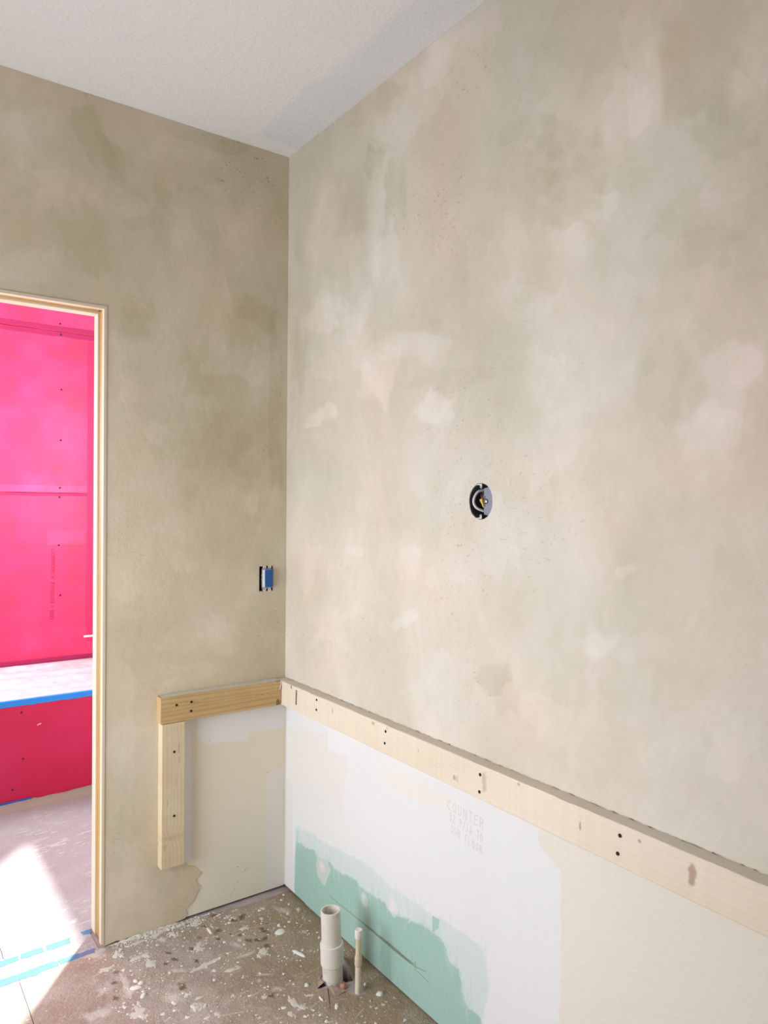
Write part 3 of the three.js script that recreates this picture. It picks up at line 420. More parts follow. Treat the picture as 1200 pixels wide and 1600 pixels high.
// ------------------------------------------------------------------ split jamb of the sliding door
{
  const d = structure(group('door_1'));
  const jm = std({ map: pine(2.1, 0.06, 3, [0.72, 0.62, 0.47], [0.62, 0.49, 0.31], 0.5, [], 1024), roughness: 0.6 });
  const jd = std({ map: pine(2.1, 0.06, 9, [0.48, 0.30, 0.085], [0.36, 0.20, 0.045], 0.8, [], 1024), roughness: 0.6 });
  const parts = [[-0.668, -0.648, 0.012, 2.0788]], near = [-0.017, 0.0058], far = [-0.115, -0.071], mid = [-0.0715, -0.0165];
  const y0 = 0.012, yt = 2.0692;
  const up = (name, x0, x1, z, m) => mesh(name, metric(bx(x0, x1, y0, yt + 0.0092, z[0], z[1]), 'y'), m, d);
  up('jamb_strip', -0.668, -0.6592, near, jm); up('jamb_strip', -0.668, -0.650, far, jm); up('door_edge', -0.6625, -0.645, mid, jd);
  up('jamb_strip', -1.5195, -1.511, near, jm); up('jamb_strip', -1.529, -1.511, far, jm); up('jamb_back', -1.535, -1.5195, mid, jd);
  const hd = (name, ya, yb, z, m) => mesh(name, metric(bx(-1.511, -0.668, ya, yb, z[0], z[1]), 'x', [2, 0, 0]), m, d);
  hd('header_strip', yt, 2.0785, near, jm); hd('header_strip', yt, 2.0885, far, jm); hd('header_track', yt + 0.007, 2.094, mid, jd);
}

// ------------------------------------------------------------------ floor paper
const PX0 = -0.96, PZ0 = -0.14, PDU = 0.96, PDV = 1.06, PW = 1500, PH = 1656;
const paperMat = (() => {
  const stain = new Float32Array(PW * PH), haze = new Float32Array(PW * PH), r = rng(404);
  stamp(stain, PW, PH, PX0, PZ0, PDU, PDV, STAINS.map((q) => [q[0], q[1], q[2] * 1.25, q[3] * 1.25, q[4] * 1.25, q[5] * 1.25, 1]), 0.75, 3, 1);
  stamp(haze, PW, PH, PX0, PZ0, PDU, PDV, FAINT.map((q) => [...q, 0.55]), 1, 9, 1);
  const scr = [];
  for (let i = 0; i < 150; i++) { const L = 0.006 + 0.045 * r() * r(), W = 0.0008 + 0.002 * r(), a = (r() - 0.5) * 0.9; scr.push([PX0 + r() * PDU * 0.85, PZ0 + r() * PDV, Math.cos(a) * L, Math.sin(a) * L, -Math.sin(a) * W, Math.cos(a) * W, 0.2 + 0.3 * r()]); }
  stamp(haze, PW, PH, PX0, PZ0, PDU, PDV, scr, 0.5, 2, 1);
  const specks = [];
  for (let i = 0; i < 2600; i++) { const s = 0.0007 + 0.0016 * r() * r(); specks.push([PX0 + r() * PDU, PZ0 + r() * PDV, s * (1 + r()), 0, 0, s, 0.6 + 0.4 * r()]); }
  stamp(haze, PW, PH, PX0, PZ0, PDU, PDV, specks, 0.2, 6, 0.8);
  const map = dataTex(PW, PH, (x, y) => {
    const U = PX0 + x / PW * PDU, Z = PZ0 + y / PH * PDV, i = y * PW + x;
    const dust = Math.min(1, Math.max(0, smooth(-0.25, -0.62, U) * 0.45 + smooth(0.25, -0.05, Z) * smooth(-0.3, -0.6, U) * 0.2 + 0.85 * fbm(U * 7, Z * 12 + 3, 4) + 0.12 * vn(U * 260, Z * 260) + 0.1));
    const k = 1 + 0.16 * fbm(U * 30, Z * 30, 3) + 0.05 * vn(U * 900, Z * 900);
    const warm = smooth(-0.5, -0.1, U);
    let c = [0.335 - 0.03 * warm, 0.250 - 0.025 * warm, 0.196 - 0.055 * warm].map((q, j) => (q * (1 - dust * 0.6) + [0.45, 0.405, 0.37][j] * dust * 0.6) * k);
    const s = Math.min(1, stain[i]) * 0.88, hz = Math.min(0.95, haze[i]);
    c = c.map((q, j) => q * (1 - s) + [0.125, 0.072, 0.026][j] * s);
    return c.map((q, j) => q * (1 - hz) + [0.66, 0.63, 0.57][j] * hz);
  }, true);
  const bump = dataTex(750, 828, (x, y) => { const U = x / 750 * PDU, Z = y / 828 * PDV; return 0.5 + 0.7 * fbm(U * 12, Z * 12, 3) + 0.35 * fbm(U * 70, Z * 70, 2) + 0.15 * vn(U * 300, Z * 300); }, false);
  return std({ map: place(map, PX0, PZ0, PDU, PDV), bumpMap: place(bump, PX0, PZ0, PDU, PDV), bumpScale: 0.004, roughness: 0.88 });
})();
const paperFar = (() => {
  const map = dataTex(1024, 1024, (x, y) => {
    const U = x / 1024 * 1.2, Z = y / 1024 * 1.2, a = 0.15;
    const u2 = U * Math.cos(a) - Z * Math.sin(a), v2 = U * Math.sin(a) + Z * Math.cos(a);
    const sc = smooth(0.20, 0.32, fbm(u2 * 24, v2 * 90, 3)) * smooth(-0.1, 0.25, fbm(U * 6, Z * 6, 2)), sp = vn(U * 230, Z * 230) > 0.93 ? 0.6 : 0;
    const d = Math.min(1, 0.38 + 0.6 * fbm(U * 5, Z * 9, 4)), k = 1 + 0.08 * vn(U * 300, Z * 300), h = Math.min(0.9, 0.42 * sc + sp);
    return [0, 1, 2].map((j) => ([0.32, 0.305, 0.31][j] * (1 - d * 0.5) + [0.46, 0.47, 0.485][j] * d * 0.5) * k * (1 - h) + [0.72, 0.69, 0.68][j] * h);
  }, true);
  return std({ map: place(map, 0, 0, 1.2, 1.2), bumpMap: peel, bumpScale: 0.002, roughness: 0.85 });
})();
const TOP = 0.0024;                                   // upper face of the paper
function sheet(pts, mat, label, y = TOP, holes = []) {
  const s = shapeOf(pts); holes.forEach((h) => s.holes.push(pathOf(h)));
  return tag(mesh('floor_paper', onFloor(slab(s, 0.0014), y), mat), label, 'floor paper');
}
const nearWall = ragged([[-0.912, 0.004], [-0.66, 0.006], [-0.45, 0.012], [-0.35, 0.023], [-0.29, 0.025], [-0.229, 0.029], [-0.117, 0.044], [-0.053, 0.040], [0.004, 0.029]], 0.0015, 0.02, 15, false);
const mainSheet = sheet([...nearWall, [0.006, 0.029], [0.006, 3.5], [-0.912, 3.5]], paperMat, 'dusty brown floor paper splashed with plaster around the two pipes', TOP,
  [[[-0.196, 0.577], [-0.166, 0.543], [-0.118, 0.505], [-0.098, 0.487], [-0.060, 0.480], [-0.046, 0.51], [-0.084, 0.612], [-0.080, 0.655], [-0.090, 0.678], [-0.116, 0.673], [-0.140, 0.626], [-0.168, 0.592]]]);
sheet([[-1.815, 0.004], [-0.9132, 0.004], [-0.9132, 3.5], [-1.815, 3.5]], paperMat, 'brown floor paper strip left of the straight seam by the doorway', TOP);
const bathPaper = sheet([[-1.655, -1.325], [-0.102, -1.325], [-0.102, -0.125], [-0.675, -0.125], [-0.675, 0.0032], [-1.50, 0.0032], [-1.50, -0.125], [-1.655, -0.125]], paperFar, 'scuffed mauve floor paper between the doorway and the pink tub front', TOP);
{
  const n = 60, pos = [], idx = [], r = rng(66);      // its edge turned up against the tub front
  for (let i = 0; i <= n; i++) { const x = -1.655 + 1.55 * i / n, j = (r() - 0.5) * 0.006; for (const [y, z] of [[TOP, -1.300], [TOP + 0.004, -1.325], [TOP + 0.016, -1.341], [0.034 + j + 0.012 * smooth(-0.5, -0.3, x), -1.3465]]) pos.push(x, y, z); }
  for (let i = 0; i < n; i++) for (let k = 0; k < 3; k++) { const a = i * 4 + k, b = a + 1, c = a + 4, d = a + 5; idx.push(a, c, b, b, c, d); }
  const g = new THREE.BufferGeometry(); g.setAttribute('position', new THREE.Float32BufferAttribute(pos, 3)); g.setIndex(idx); g.computeVertexNormals();
  mesh('turned_up_edge', g, std({ color: new THREE.Color(0.36, 0.30, 0.25), roughness: 0.9, side: THREE.DoubleSide }), bathPaper);
}
{
  // torn flap of paper standing up behind the drain pipe, and the slit in front of it
  const flapMat = paperMat.clone(); flapMat.side = THREE.DoubleSide;
  const tri = (pts, name) => { const g = new THREE.BufferGeometry(), p = []; for (const [a, b, c] of pts) p.push(...a, ...b, ...c); g.setAttribute('position', new THREE.Float32BufferAttribute(p, 3)); g.computeVertexNormals(); return mesh(name, metric(g, 'x'), flapMat, mainSheet); };
  const A = [-0.075, 0.034, 0.532], B = [-0.041, TOP, 0.505], C = [-0.0885, TOP, 0.613], D = [-0.086, 0.014, 0.585], E2 = [-0.062, 0.010, 0.56];
  tri([[A, E2, D], [D, E2, C], [A, B, E2], [B, C, E2]], 'torn_flap');
  const lip = [-0.172, 0.013, 0.578]; tri([[[-0.196, TOP, 0.577], lip, [-0.166, TOP, 0.543]]], 'torn_flap');
  tri([[[-0.168, TOP, 0.592], [-0.160, 0.012, 0.600], [-0.170, TOP, 0.640]], [[-0.160, 0.012, 0.600], [-0.130, TOP + 0.004, 0.640], [-0.170, TOP, 0.640]]], 'torn_flap');
  const slit = mesh('slit', onFloor(slab(shapeOf([[-0.1685, 0.592], [-0.1660, 0.593], [-0.196, 0.652], [-0.2125, 0.682], [-0.197, 0.650]]), 0.0004), TOP + 0.0003), M.dark, mainSheet);
  const cutA = ragged([[-0.9335, -0.20], [-0.9345, -0.115], [-0.926, -0.096]], 0.0008, 0.01, 4, false);
  const ribbon = (pts, w) => { const out = []; pts.forEach((p) => out.push([p[0] - w, p[1]])); [...pts].reverse().forEach((p) => out.push([p[0] + w, p[1] + w])); return out; };
  mesh('slit', onFloor(slab(shapeOf(ribbon([...cutA, [-0.920, -0.0955]], 0.0012)), 0.0004), TOP + 0.0003), M.dark, bathPaper);
  mesh('slit', onFloor(slab(shapeOf(ribbon(ragged([[-0.9126, 0.042], [-0.9128, 0.4], [-0.9126, 3.4]], 0.0005, 0.05, 8, false), 0.0009)), 0.0004), TOP + 0.0003), M.dark, mainSheet);
  const tear = ragged([[-0.262, 0.449], [-0.243, 0.458], [-0.225, 0.472]], 0.001, 0.006, 7, false);
  mesh('slit', onFloor(slab(shapeOf(ribbon(tear, 0.0009)), 0.0004), TOP + 0.0003), M.dark, mainSheet);
}
// irregular flat lump in axes (ux, uz), (vx, vz)
function blob(ux, uz, vx, vz, thick, seed, n = 18, rough = 0.35) {
  const r = rng(seed), pos = [0, thick, 0], idx = [], R = [];
  const hm = [2, 3, 4, 5, 7].map((k) => [k, r() * 6.28, (r() - 0.3) * 2 / Math.sqrt(k)]);
  for (let i = 0; i < n; i++) { let q = 1; for (const [k, ph, am] of hm) q += rough * 0.55 * am * Math.cos(k * i / n * 2 * Math.PI + ph); R.push(Math.max(0.3, q + rough * 0.25 * (r() - 0.5))); }
  for (const [k, y] of [[0.72, thick], [1, 0]]) for (let i = 0; i < n; i++) { const a = i / n * 2 * Math.PI, c = Math.cos(a) * R[i] * k, s = Math.sin(a) * R[i] * k; pos.push(c * ux + s * vx, y * (y ? 0.75 + 0.5 * r() : 1), c * uz + s * vz); }
  const flip = ux * vz - uz * vx > 0;
  const add = (a, b, c) => (flip ? idx.push(a, c, b) : idx.push(a, b, c));
  for (let i = 0; i < n; i++) { const j = (i + 1) % n; add(0, 1 + i, 1 + j); add(1 + i, 1 + n + i, 1 + n + j); add(1 + i, 1 + n + j, 1 + j); }
  const g = new THREE.BufferGeometry(); g.setAttribute('position', new THREE.Float32BufferAttribute(pos, 3)); g.setIndex(idx); g.computeVertexNormals(); return g;
}
SPLATS.forEach(([x, z, a, b, c, d], i) => {
  const r = rng(700 + i), bits = [blob(a * 0.9, b * 0.9, c * 0.9, d * 0.9, 0.0008 + 0.0008 * (i % 3), 500 + i, 28, 0.62)];
  for (let k = 0; k < 7; k++) { const t = r() * 6.28, q = 0.75 + 0.75 * r(), s = 0.10 + 0.22 * r(); bits.push(blob(a * s, b * s, c * s, d * s, 0.0006 + 0.0006 * r(), 1500 + i * 9 + k, 9, 0.5).translate(Math.cos(t) * q * a + Math.sin(t) * q * c, 0, Math.cos(t) * q * b + Math.sin(t) * q * d)); }
  const m = mesh('plaster_splat', mergeGeometries(bits), M.splat, mainSheet); m.position.set(x, TOP, z);
});
const CHIP_LABELS = ['large oval plaster chip lying towards the corner', 'long curled plaster sliver left of the drain pipe', 'small round plaster crumb beside the large oval chip', 'slim curved plaster shaving near the left wall', 'topmost small chip of the three overlapping ones near the doorway',
  'tilted middle chip of the three overlapping ones near the doorway', 'widest lowest chip of the three overlapping ones near the doorway', 'leaf shaped plaster chip just below the three overlapping chips', 'pale plaster chip right of the thin capped pipe', 'pointed plaster shard left of the paper slit below the pipe',
  'stubby plaster lump between the paper slit and the wall', 'little plaster lump beside the torn paper left of the drain pipe', 'round pebble of plaster next to the thin capped pipe', 'reddish crumpled lump between the two pipes'];
CHIPS.forEach(([x, z, a, b, c, d], i) => {
  const last = i === 13, m = mesh(last ? 'debris_lump' : 'plaster_chip', blob(a, b, c, d, last ? 0.010 : 0.0035 + 0.001 * (i % 3), 900 + i, 14, last ? 0.45 : 0.22), last ? std({ color: new THREE.Color(0.50, 0.24, 0.18), roughness: 0.9 }) : M.chip);
  m.position.set(x, last ? 0.0005 : TOP, z);
  if (i >= 4 && i <= 6) m.rotation.x = 0.05;
  tag(m, CHIP_LABELS[i], last ? 'debris' : 'plaster chip', last ? undefined : 'loose plaster chips on the floor paper');
});
{
  const r = rng(321), parts = [], one = new THREE.TetrahedronGeometry(1);
  for (let i = 0; i < 1900; i++) {
    let x, z; if (i < 520) { x = -0.64 + 0.36 * r(); z = 0.010 + 0.09 * r() * r() - 0.02 * 0; } else if (i < 620) { x = -0.62 + 0.6 * r(); z = 0.02 + 0.3 * r(); } else { x = -0.72 + 0.70 * r(); z = 0.04 + 0.8 * r(); }
    if (x > -0.21 && x < -0.04 && z > 0.46 && z < 0.71) continue;
    const s = (i < 520 ? 0.0010 : 0.0008) + (i < 1350 ? 0.0024 : 0.0048) * Math.pow(r(), 3.2), fl = i < 1350 ? 1 : 0.35, g = one.clone(); g.scale(s * (1 + 1.4 * r()), s * fl, s * (1 + r())); g.rotateY(r() * 7); g.translate(x, TOP + s * fl * 0.35, z); parts.push(g);
  }
  const m = mesh('plaster_crumbs', mergeGeometries(parts), M.chip); tag(m, 'fine plaster crumbs scattered over the brown floor paper', 'crumbs'); m.userData.kind = 'stuff';
}
// plaster squeezed out at the foot of the left wall
{
  const ridge = (x0, x1, z0, seed, mat) => {
    const n = 40, pos = [], idx = [], r = rng(seed);
    for (let i = 0; i <= n; i++) { const x = x0 + (x1 - x0) * i / n, e = Math.sin(Math.PI * i / n), hgt = (0.004 + 0.008 * r()) * e, w = (0.006 + 0.010 * r()) * e + 0.002; pos.push(x, 0.0015, z0, x, 0.0015 + hgt, z0 + w * 0.3, x, TOP + hgt * 0.5, z0 + w * 0.75, x, TOP - 0.0005, z0 + w); }
    for (let i = 0; i < n; i++) for (let k = 0; k < 3; k++) { const a = i * 4 + k; idx.push(a, a + 1, a + 4, a + 1, a + 5, a + 4); }
    const g = new THREE.BufferGeometry(); g.setAttribute('position', new THREE.Float32BufferAttribute(pos, 3)); g.setIndex(idx); g.computeVertexNormals();
    const m2 = mat.clone(); m2.side = THREE.DoubleSide; return mesh('plaster_ridge', g, m2, wallLeft);
  };
  ridge(-0.655, -0.40, 0.0033, 1, M.smear); ridge(-0.60, -0.44, 0.012, 2, M.splat); ridge(-0.50, -0.36, 0.020, 3, M.splat);
}

// ------------------------------------------------------------------ masking tape
function tapePiece(pts, y, label, seed, mat = M.tape) {
  return tag(mesh('tape_strip', onFloor(slab(shapeOf(ragged(pts, 0.0022, 0.008, seed)), 0.0004), y), mat), label, 'tape');
}
const T2 = TOP + 0.0006;
const dustyTape = std({ color: new THREE.Color(0.14, 0.19, 0.34), roughness: 0.8 });
tapePiece([[-0.700, -0.127], [-0.668, -0.127], [-0.668, -0.100], [-0.696, -0.103]], T2, 'blue tape scrap against the foot of the door jamb', 1);
tapePiece([[-0.812, -0.112], [-0.735, -0.112], [-0.742, -0.080], [-0.815, -0.078]], T2, 'blue tape piece in the middle of the rear taped seam', 2);
tapePiece([[-0.885, -0.107], [-0.820, -0.112], [-0.822, -0.079], [-0.875, -0.076], [-0.89, -0.084]], T2, 'frayed blue tape piece on the rear seam left of the middle piece', 3);
tapePiece([[-0.985, -0.104], [-0.893, -0.106], [-0.895, -0.077], [-0.985, -0.070]], T2, 'blue tape piece at the left end of the rear taped seam', 4);
tapePiece([[-1.04, 0.002], [-0.81, -0.010], [-0.795, 0.000], [-0.80, 0.024], [-0.845, 0.024], [-0.862, 0.038], [-0.89, 0.030], [-0.93, 0.033], [-1.04, 0.044]], T2, 'long torn blue tape strip nearest the camera across the doorway', 5);
tapePiece([[-0.796, -0.006], [-0.735, -0.009], [-0.735, 0.017], [-0.792, 0.020]], T2 , 'thin worn blue tape piece between the long strip and the dusty tape', 6);
tapePiece([[-0.735, -0.004], [-0.700, -0.007], [-0.682, -0.004], [-0.690, 0.016], [-0.733, 0.018]], T2, 'dusty blue tape end in the shade by the jamb', 7, dustyTape);
{
  const edge = mesh('tape_strip', (() => { const n = 80, pos = [], idx = [], r = rng(9); for (let i = 0; i <= n; i++) { const x = -1.65 + 1.545 * i / n, j = (r() - 0.5) * 0.004; for (const [y, z] of [[0.5150, -1.3555], [0.5140, -1.3495], [0.509, -1.3475], [0.484 + j, -1.3485]]) pos.push(x, y, z); } for (let i = 0; i < n; i++) for (let k = 0; k < 3; k++) { const a = i * 4 + k; idx.push(a, a + 1, a + 4, a + 1, a + 5, a + 4); } const g = new THREE.BufferGeometry(); g.setAttribute('position', new THREE.Float32BufferAttribute(pos, 3)); g.setIndex(idx); g.computeVertexNormals(); return g; })(), std({ color: new THREE.Color(0.012, 0.26, 0.80), roughness: 0.5, side: THREE.DoubleSide }));
  tag(edge, 'bright blue tape holding the white sheet along the tub edge', 'tape');
  const low = mesh('tape_strip', slab(shapeOf(ragged([[-1.5, 0.016], [-0.645, 0.030], [-0.630, 0.026], [-0.648, 0.008], [-1.5, -0.002]].map(([x, y]) => [x, y + 0.012]), 0.0012, 0.01, 3)), 0.0005), std({ color: new THREE.Color(0.008, 0.12, 0.50), roughness: 0.55 }));
  low.position.set(0, 0, -1.3455); low.rotation.x = 0; tag(low, 'blue tape holding the paper edge to the foot of the pink tub front', 'tape');
}

// ------------------------------------------------------------------ the three boards
const screwGeo = (() => { const g = new THREE.CylinderGeometry(0.0040, 0.0043, 0.0022, 16); g.rotateX(Math.PI / 2); return g; })();   // dark screw head, slightly sunk
function plank(name, len, knots, seed, light, dark, contrast, axis) {
  const mat = std({ map: pine(len, 0.089, seed, light, dark, contrast, knots, len > 1 ? 2048 : 1024), roughness: 0.68 });
  const e = 0.0032, s = new THREE.Shape(), w = 0.038, h = axis === 'y' ? 0.081 : 0.0885;   // eased edges
  s.moveTo(-w / 2 + e, -h / 2); s.lineTo(w / 2 - e, -h / 2); s.quadraticCurveTo(w / 2, -h / 2, w / 2, -h / 2 + e); s.lineTo(w / 2, h / 2 - e); s.quadraticCurveTo(w / 2, h / 2, w / 2 - e, h / 2); s.lineTo(-w / 2 + e, h / 2); s.quadraticCurveTo(-w / 2, h / 2, -w / 2, h / 2 - e); s.lineTo(-w / 2, -h / 2 + e); s.quadraticCurveTo(-w / 2, -h / 2, -w / 2 + e, -h / 2);
  const g = new THREE.ExtrudeGeometry(s, { depth: len, bevelEnabled: false, curveSegments: 3, steps: 1 }); g.translate(0, 0, -len / 2);   // across x, height y, length z
  return { g, mat, h };
}
function smearStrip(len, width, seed, hmin, hmax, wmin) {   // plaster left on a board's top: along z, back edge at x = 0, front towards -x
  const n = Math.round(len * 90), pos = [], idx = [], r = rng(seed);
  for (let i = 0; i <= n; i++) { const z = len * i / n, w = width * (wmin + (1 - wmin) * Math.min(1, Math.max(0, 0.5 + 1.1 * fbm(z * 14, seed, 3) + 0.25 * (r() - 0.5)))), hh = hmin + (hmax - hmin) * r(); pos.push(0, 0, z, 0, hh, z, -w * 0.6, hmin + (hh - hmin) * 0.4 * r() + 0.0004, z, -w, 0.0001, z); }
  for (let i = 0; i < n; i++) for (let k = 0; k < 3; k++) { const a = i * 4 + k; idx.push(a, a + 4, a + 1, a + 1, a + 4, a + 5); }
  const g = new THREE.BufferGeometry(); g.setAttribute('position', new THREE.Float32BufferAttribute(pos, 3)); g.setIndex(idx); g.computeVertexNormals(); return g;
}
const smear2 = M.smear.clone(); smear2.side = THREE.DoubleSide;
const caulk = std({ color: new THREE.Color(0.66, 0.62, 0.54), roughness: 0.9, side: THREE.DoubleSide });
{
  // right board: z from 0.004, front face x = -0.038
  const L = 2.9, Z0 = 0.005, b = plank('board', L, [[0.392, 0.060, 0.003, 0.014, 0.45], [0.628, 0.077, 0.008, 0.006, 0.5], [0.999, 0.027, 0.005, 0.009, 0.6], [1.008, 0.026, 0.012, 0.009, 0.25], [0.848, 0.055, 0.003, 0.009, 0.25], [1.114, 0.050, 0.008, 0.026, 0.35], [1.230, 0.080, 0.005, 0.004, 0.5], [1.412, 0.048, 0.003, 0.010, 0.6], [1.560, 0.071, 0.004, 0.004, 0.55], [1.674, 0.050, 0.008, 0.022, -0.6], [0.110, 0.081, 0.006, 0.007, 0.8], [0.70, 0.078, 0.010, 0.006, 0.2], [2.2, 0.04, 0.014, 0.014, 0.6]], 41, [0.80, 0.70, 0.545], [0.70, 0.57, 0.40], 0.55, 'z');
  const t = tag(group('ledger_board', [-0.0192, 0.7062, Z0 + L / 2]), 'long pale pine board screwed along the right wall', 'board');
  const bd = mesh('board', metric(b.g.translate(0, b.h / 2, 0), 'z', [0, 0, L / 2]), b.mat, t);
  for (const [z, y] of [[0.296, 0.780], [0.295, 0.746], [0.698, 0.775], [0.694, 0.739], [1.104, 0.770], [1.102, 0.726], [1.520, 0.771], [1.515, 0.732]]) { const m = mesh('screw', screwGeo, M.screw, bd); m.rotation.y = -Math.PI / 2; m.position.set(-0.0192, y - 0.7062, z - Z0 - L / 2); }
  const sm = mesh('plaster_smear', smearStrip(L - 0.03, 0.038, 5, 0.0006, 0.0035, 0.78), smear2, t); sm.position.set(0.0160, b.h + 0.0001, -L / 2 + 0.02);
  // stamped ink word on its end, read upwards
  const c = document.createElement('canvas'); c.width = 256; c.height = 64; const g = c.getContext('2d'); g.fillStyle = 'rgb(26,16,10)'; g.strokeStyle = 'rgb(26,16,10)'; g.lineWidth = 3; g.font = 'bold 56px sans-serif'; g.textBaseline = 'middle'; g.fillText('GEORGES', 6, 33, 244); g.strokeText('GEORGES', 6, 33, 244);
  const tx = new THREE.CanvasTexture(c); tx.colorSpace = THREE.SRGBColorSpace; tx.magFilter = THREE.LinearFilter;
  const pg = new THREE.PlaneGeometry(0.056, 0.0145); const st = mesh('ink_stamp', pg, new THREE.MeshStandardMaterial({ map: tx, transparent: true, roughness: 0.8 }), bd);
  st.rotation.set(0, -Math.PI / 2, 0); pg.rotateZ(Math.PI / 2 - 0.05); st.position.set(-0.0195, 0.757 - 0.7062, 0.153 - Z0 - L / 2);
  // curl of torn paper tape in the corner
  const cg = new THREE.PlaneGeometry(0.010, 0.030, 3, 8); { const p = cg.attributes.position; for (let i = 0; i < p.count; i++) { const v = p.getY(i) / 0.03 + 0.5; p.setZ(i, 0.001 + 0.006 * (1 - v) * (1 - v)); p.setX(i, p.getX(i) * (0.6 + 0.4 * v) + 0.004 * (1 - v)); } cg.computeVertexNormals(); }
  const cu = mesh('tape_curl', cg, std({ color: new THREE.Color(0.82, 0.80, 0.76), side: THREE.DoubleSide }), t); cu.rotation.y = -Math.PI / 2; cu.position.set(-0.0200, b.h - 0.014, -L / 2 + 0.034);
}
{
  // left board: x -0.488..-0.041, front face z = 0.038
  const x0 = -0.4885, x1 = -0.0408, L = x1 - x0, b = plank('board', L, [[0.375, 0.048, 0.010, 0.003, 0.4], [0.12, 0.06, 0.012, 0.002, 0.3], [0.436, 0.010, 0.009, 0.014, -0.95]], 73, [0.70, 0.515, 0.265], [0.50, 0.31, 0.115], 0.95, 'z');  // darker orange pine tones paint in the shade on this board
  const t = tag(group('ledger_board', [(x0 + x1) / 2, 0.7062, 0.0222]), 'short orange toned pine board across the left wall above the upright', 'board');
  b.g.rotateY(Math.PI / 2);
  const bd = mesh('board', metric(b.g.translate(0, b.h / 2, 0), 'x', [L / 2, 0, 0]), b.mat, t);
  for (const [x, y] of [[-0.435, 0.765], [-0.383, 0.768], [-0.384, 0.737]]) { const m = mesh('screw', screwGeo, M.screw, bd); m.position.set(x - (x0 + x1) / 2, y - 0.7062, 0.0192); }
  const sg = smearStrip(L - 0.006, 0.036, 15, 0.0008, 0.0060, 0.80); sg.rotateY(Math.PI / 2);
  const sm = mesh('plaster_smear', sg, caulk, t); sm.position.set(-L / 2 + 0.003, b.h, -0.0185); 
}
{
  // upright below it: x -0.484..-0.403
  const L = 0.4865, y0 = 0.2185, b = plank('stud', L, [[0.10, 0.03, 0.010, 0.075, 0.14], [0.22, 0.020, 0.018, 0.0012, 0.5], [0.40, 0.058, 0.020, 0.0012, 0.6], [0.36, 0.06, 0.012, 0.001, 0.5], [0.07, 0.012, 0.012, 0.0015, 0.6], [0.29, 0.05, 0.012, 0.001, 0.3]], 88, [0.76, 0.64, 0.43], [0.62, 0.46, 0.255], 0.8, 'y');
  const t = tag(group('upright_board', [-0.4437, y0, 0.0222]), 'short vertical pine board hanging below the left board', 'board');
  b.g.rotateX(-Math.PI / 2); b.g.rotateY(Math.PI / 2);      // length up, 81 mm face towards the room
  const bd = mesh('board', metric(b.g.translate(0, L / 2, 0), 'y', [0.0405, 0, 0]), b.mat, t);
  for (const [x, y] of [[-0.442, 0.608], [-0.441, 0.391]]) { const m = mesh('screw', screwGeo, M.screw, bd); m.position.set(x + 0.4437, y - y0, 0.0192); }
}

// ------------------------------------------------------------------ pipes in the floor
const pvcTex = place(dataTex(256, 512, (x, y) => { const k = 1 + 0.05 * fbm(x / 40, y / 60, 3), d = smooth(0.18, 0.42, fbm(x / 22 + 5, y / 50, 3)) * 0.22; return [0.76 * k * (1 - d * 0.5), 0.705 * k * (1 - d * 0.7), 0.60 * k * (1 - d)]; }, true), 0, 0, 1, 1);
const pvc = std({ map: pvcTex, roughness: 0.42 }), pvcWhite = std({ color: new THREE.Color(0.80, 0.76, 0.66), roughness: 0.42 });
const lathe = (pts, n = 40) => new THREE.LatheGeometry(pts.map(([x, y]) => new THREE.Vector2(x, y)), n);
{
  const t = tag(group('drain_pipe', [-0.1335, 0, 0.5665]), 'wide open cream drain pipe with a collar standing in the floor', 'pipe');
  t.quaternion.setFromUnitVectors(new THREE.Vector3(0, 1, 0), new THREE.Vector3(-0.036, 1, -0.018).normalize());
  mesh('lower_pipe', lathe([[0.0308, 0.0], [0.0308, 0.056]]), pvc, t);
  mesh('collar', lathe([[0.0308, 0.0515], [0.0345, 0.0515], [0.0353, 0.0530], [0.0353, 0.113], [0.0345, 0.1145], [0.0304, 0.1145]]), pvcWhite, t);
  mesh('upper_pipe', lathe([[0.0302, 0.110], [0.0302, 0.2135], [0.0296, 0.2150], [0.0262, 0.2150], [0.0256, 0.2140], [0.0256, 0.05]]), pvc, t);
}
{
  const t = tag(group('supply_pipe', [-0.1035, 0, 0.6595]), 'thin cream water pipe with a white cap beside the wide drain pipe', 'pipe');
  const tan = std({ map: pvcTex, color: new THREE.Color(0.95, 0.84, 0.66), roughness: 0.45 });
  const low = mesh('lower_pipe', lathe([[0.0088, 0.0], [0.0088, 0.086]], 24), std({ map: pvcTex, color: new THREE.Color(1, 0.95, 0.85), roughness: 0.45 }), t);
  mesh('coupling', lathe([[0.0088, 0.080], [0.0100, 0.081], [0.0110, 0.085], [0.0108, 0.104], [0.0100, 0.109], [0.0084, 0.110]], 24), std({ color: new THREE.Color(0.66, 0.56, 0.38), roughness: 0.45 }), t);
  mesh('upper_pipe', lathe([[0.0082, 0.106], [0.0082, 0.168]], 24), tan, t);
  mesh('cap', lathe([[0.0082, 0.163], [0.0108, 0.163], [0.0112, 0.1645], [0.0112, 0.1865], [0.0104, 0.1885], [0.0080, 0.1885], [0.0074, 0.1868], [0.0001, 0.1866]], 24), pvcWhite, t);
  const drip = new THREE.CylinderGeometry(0.00895, 0.00895, 0.006, 20, 1, true, 0.4, 2.2); drip.translate(0, 0.077, 0); mesh('glue_ring', drip, std({ color: new THREE.Color(0.33, 0.26, 0.08), roughness: 0.3, side: THREE.DoubleSide }), low);
}
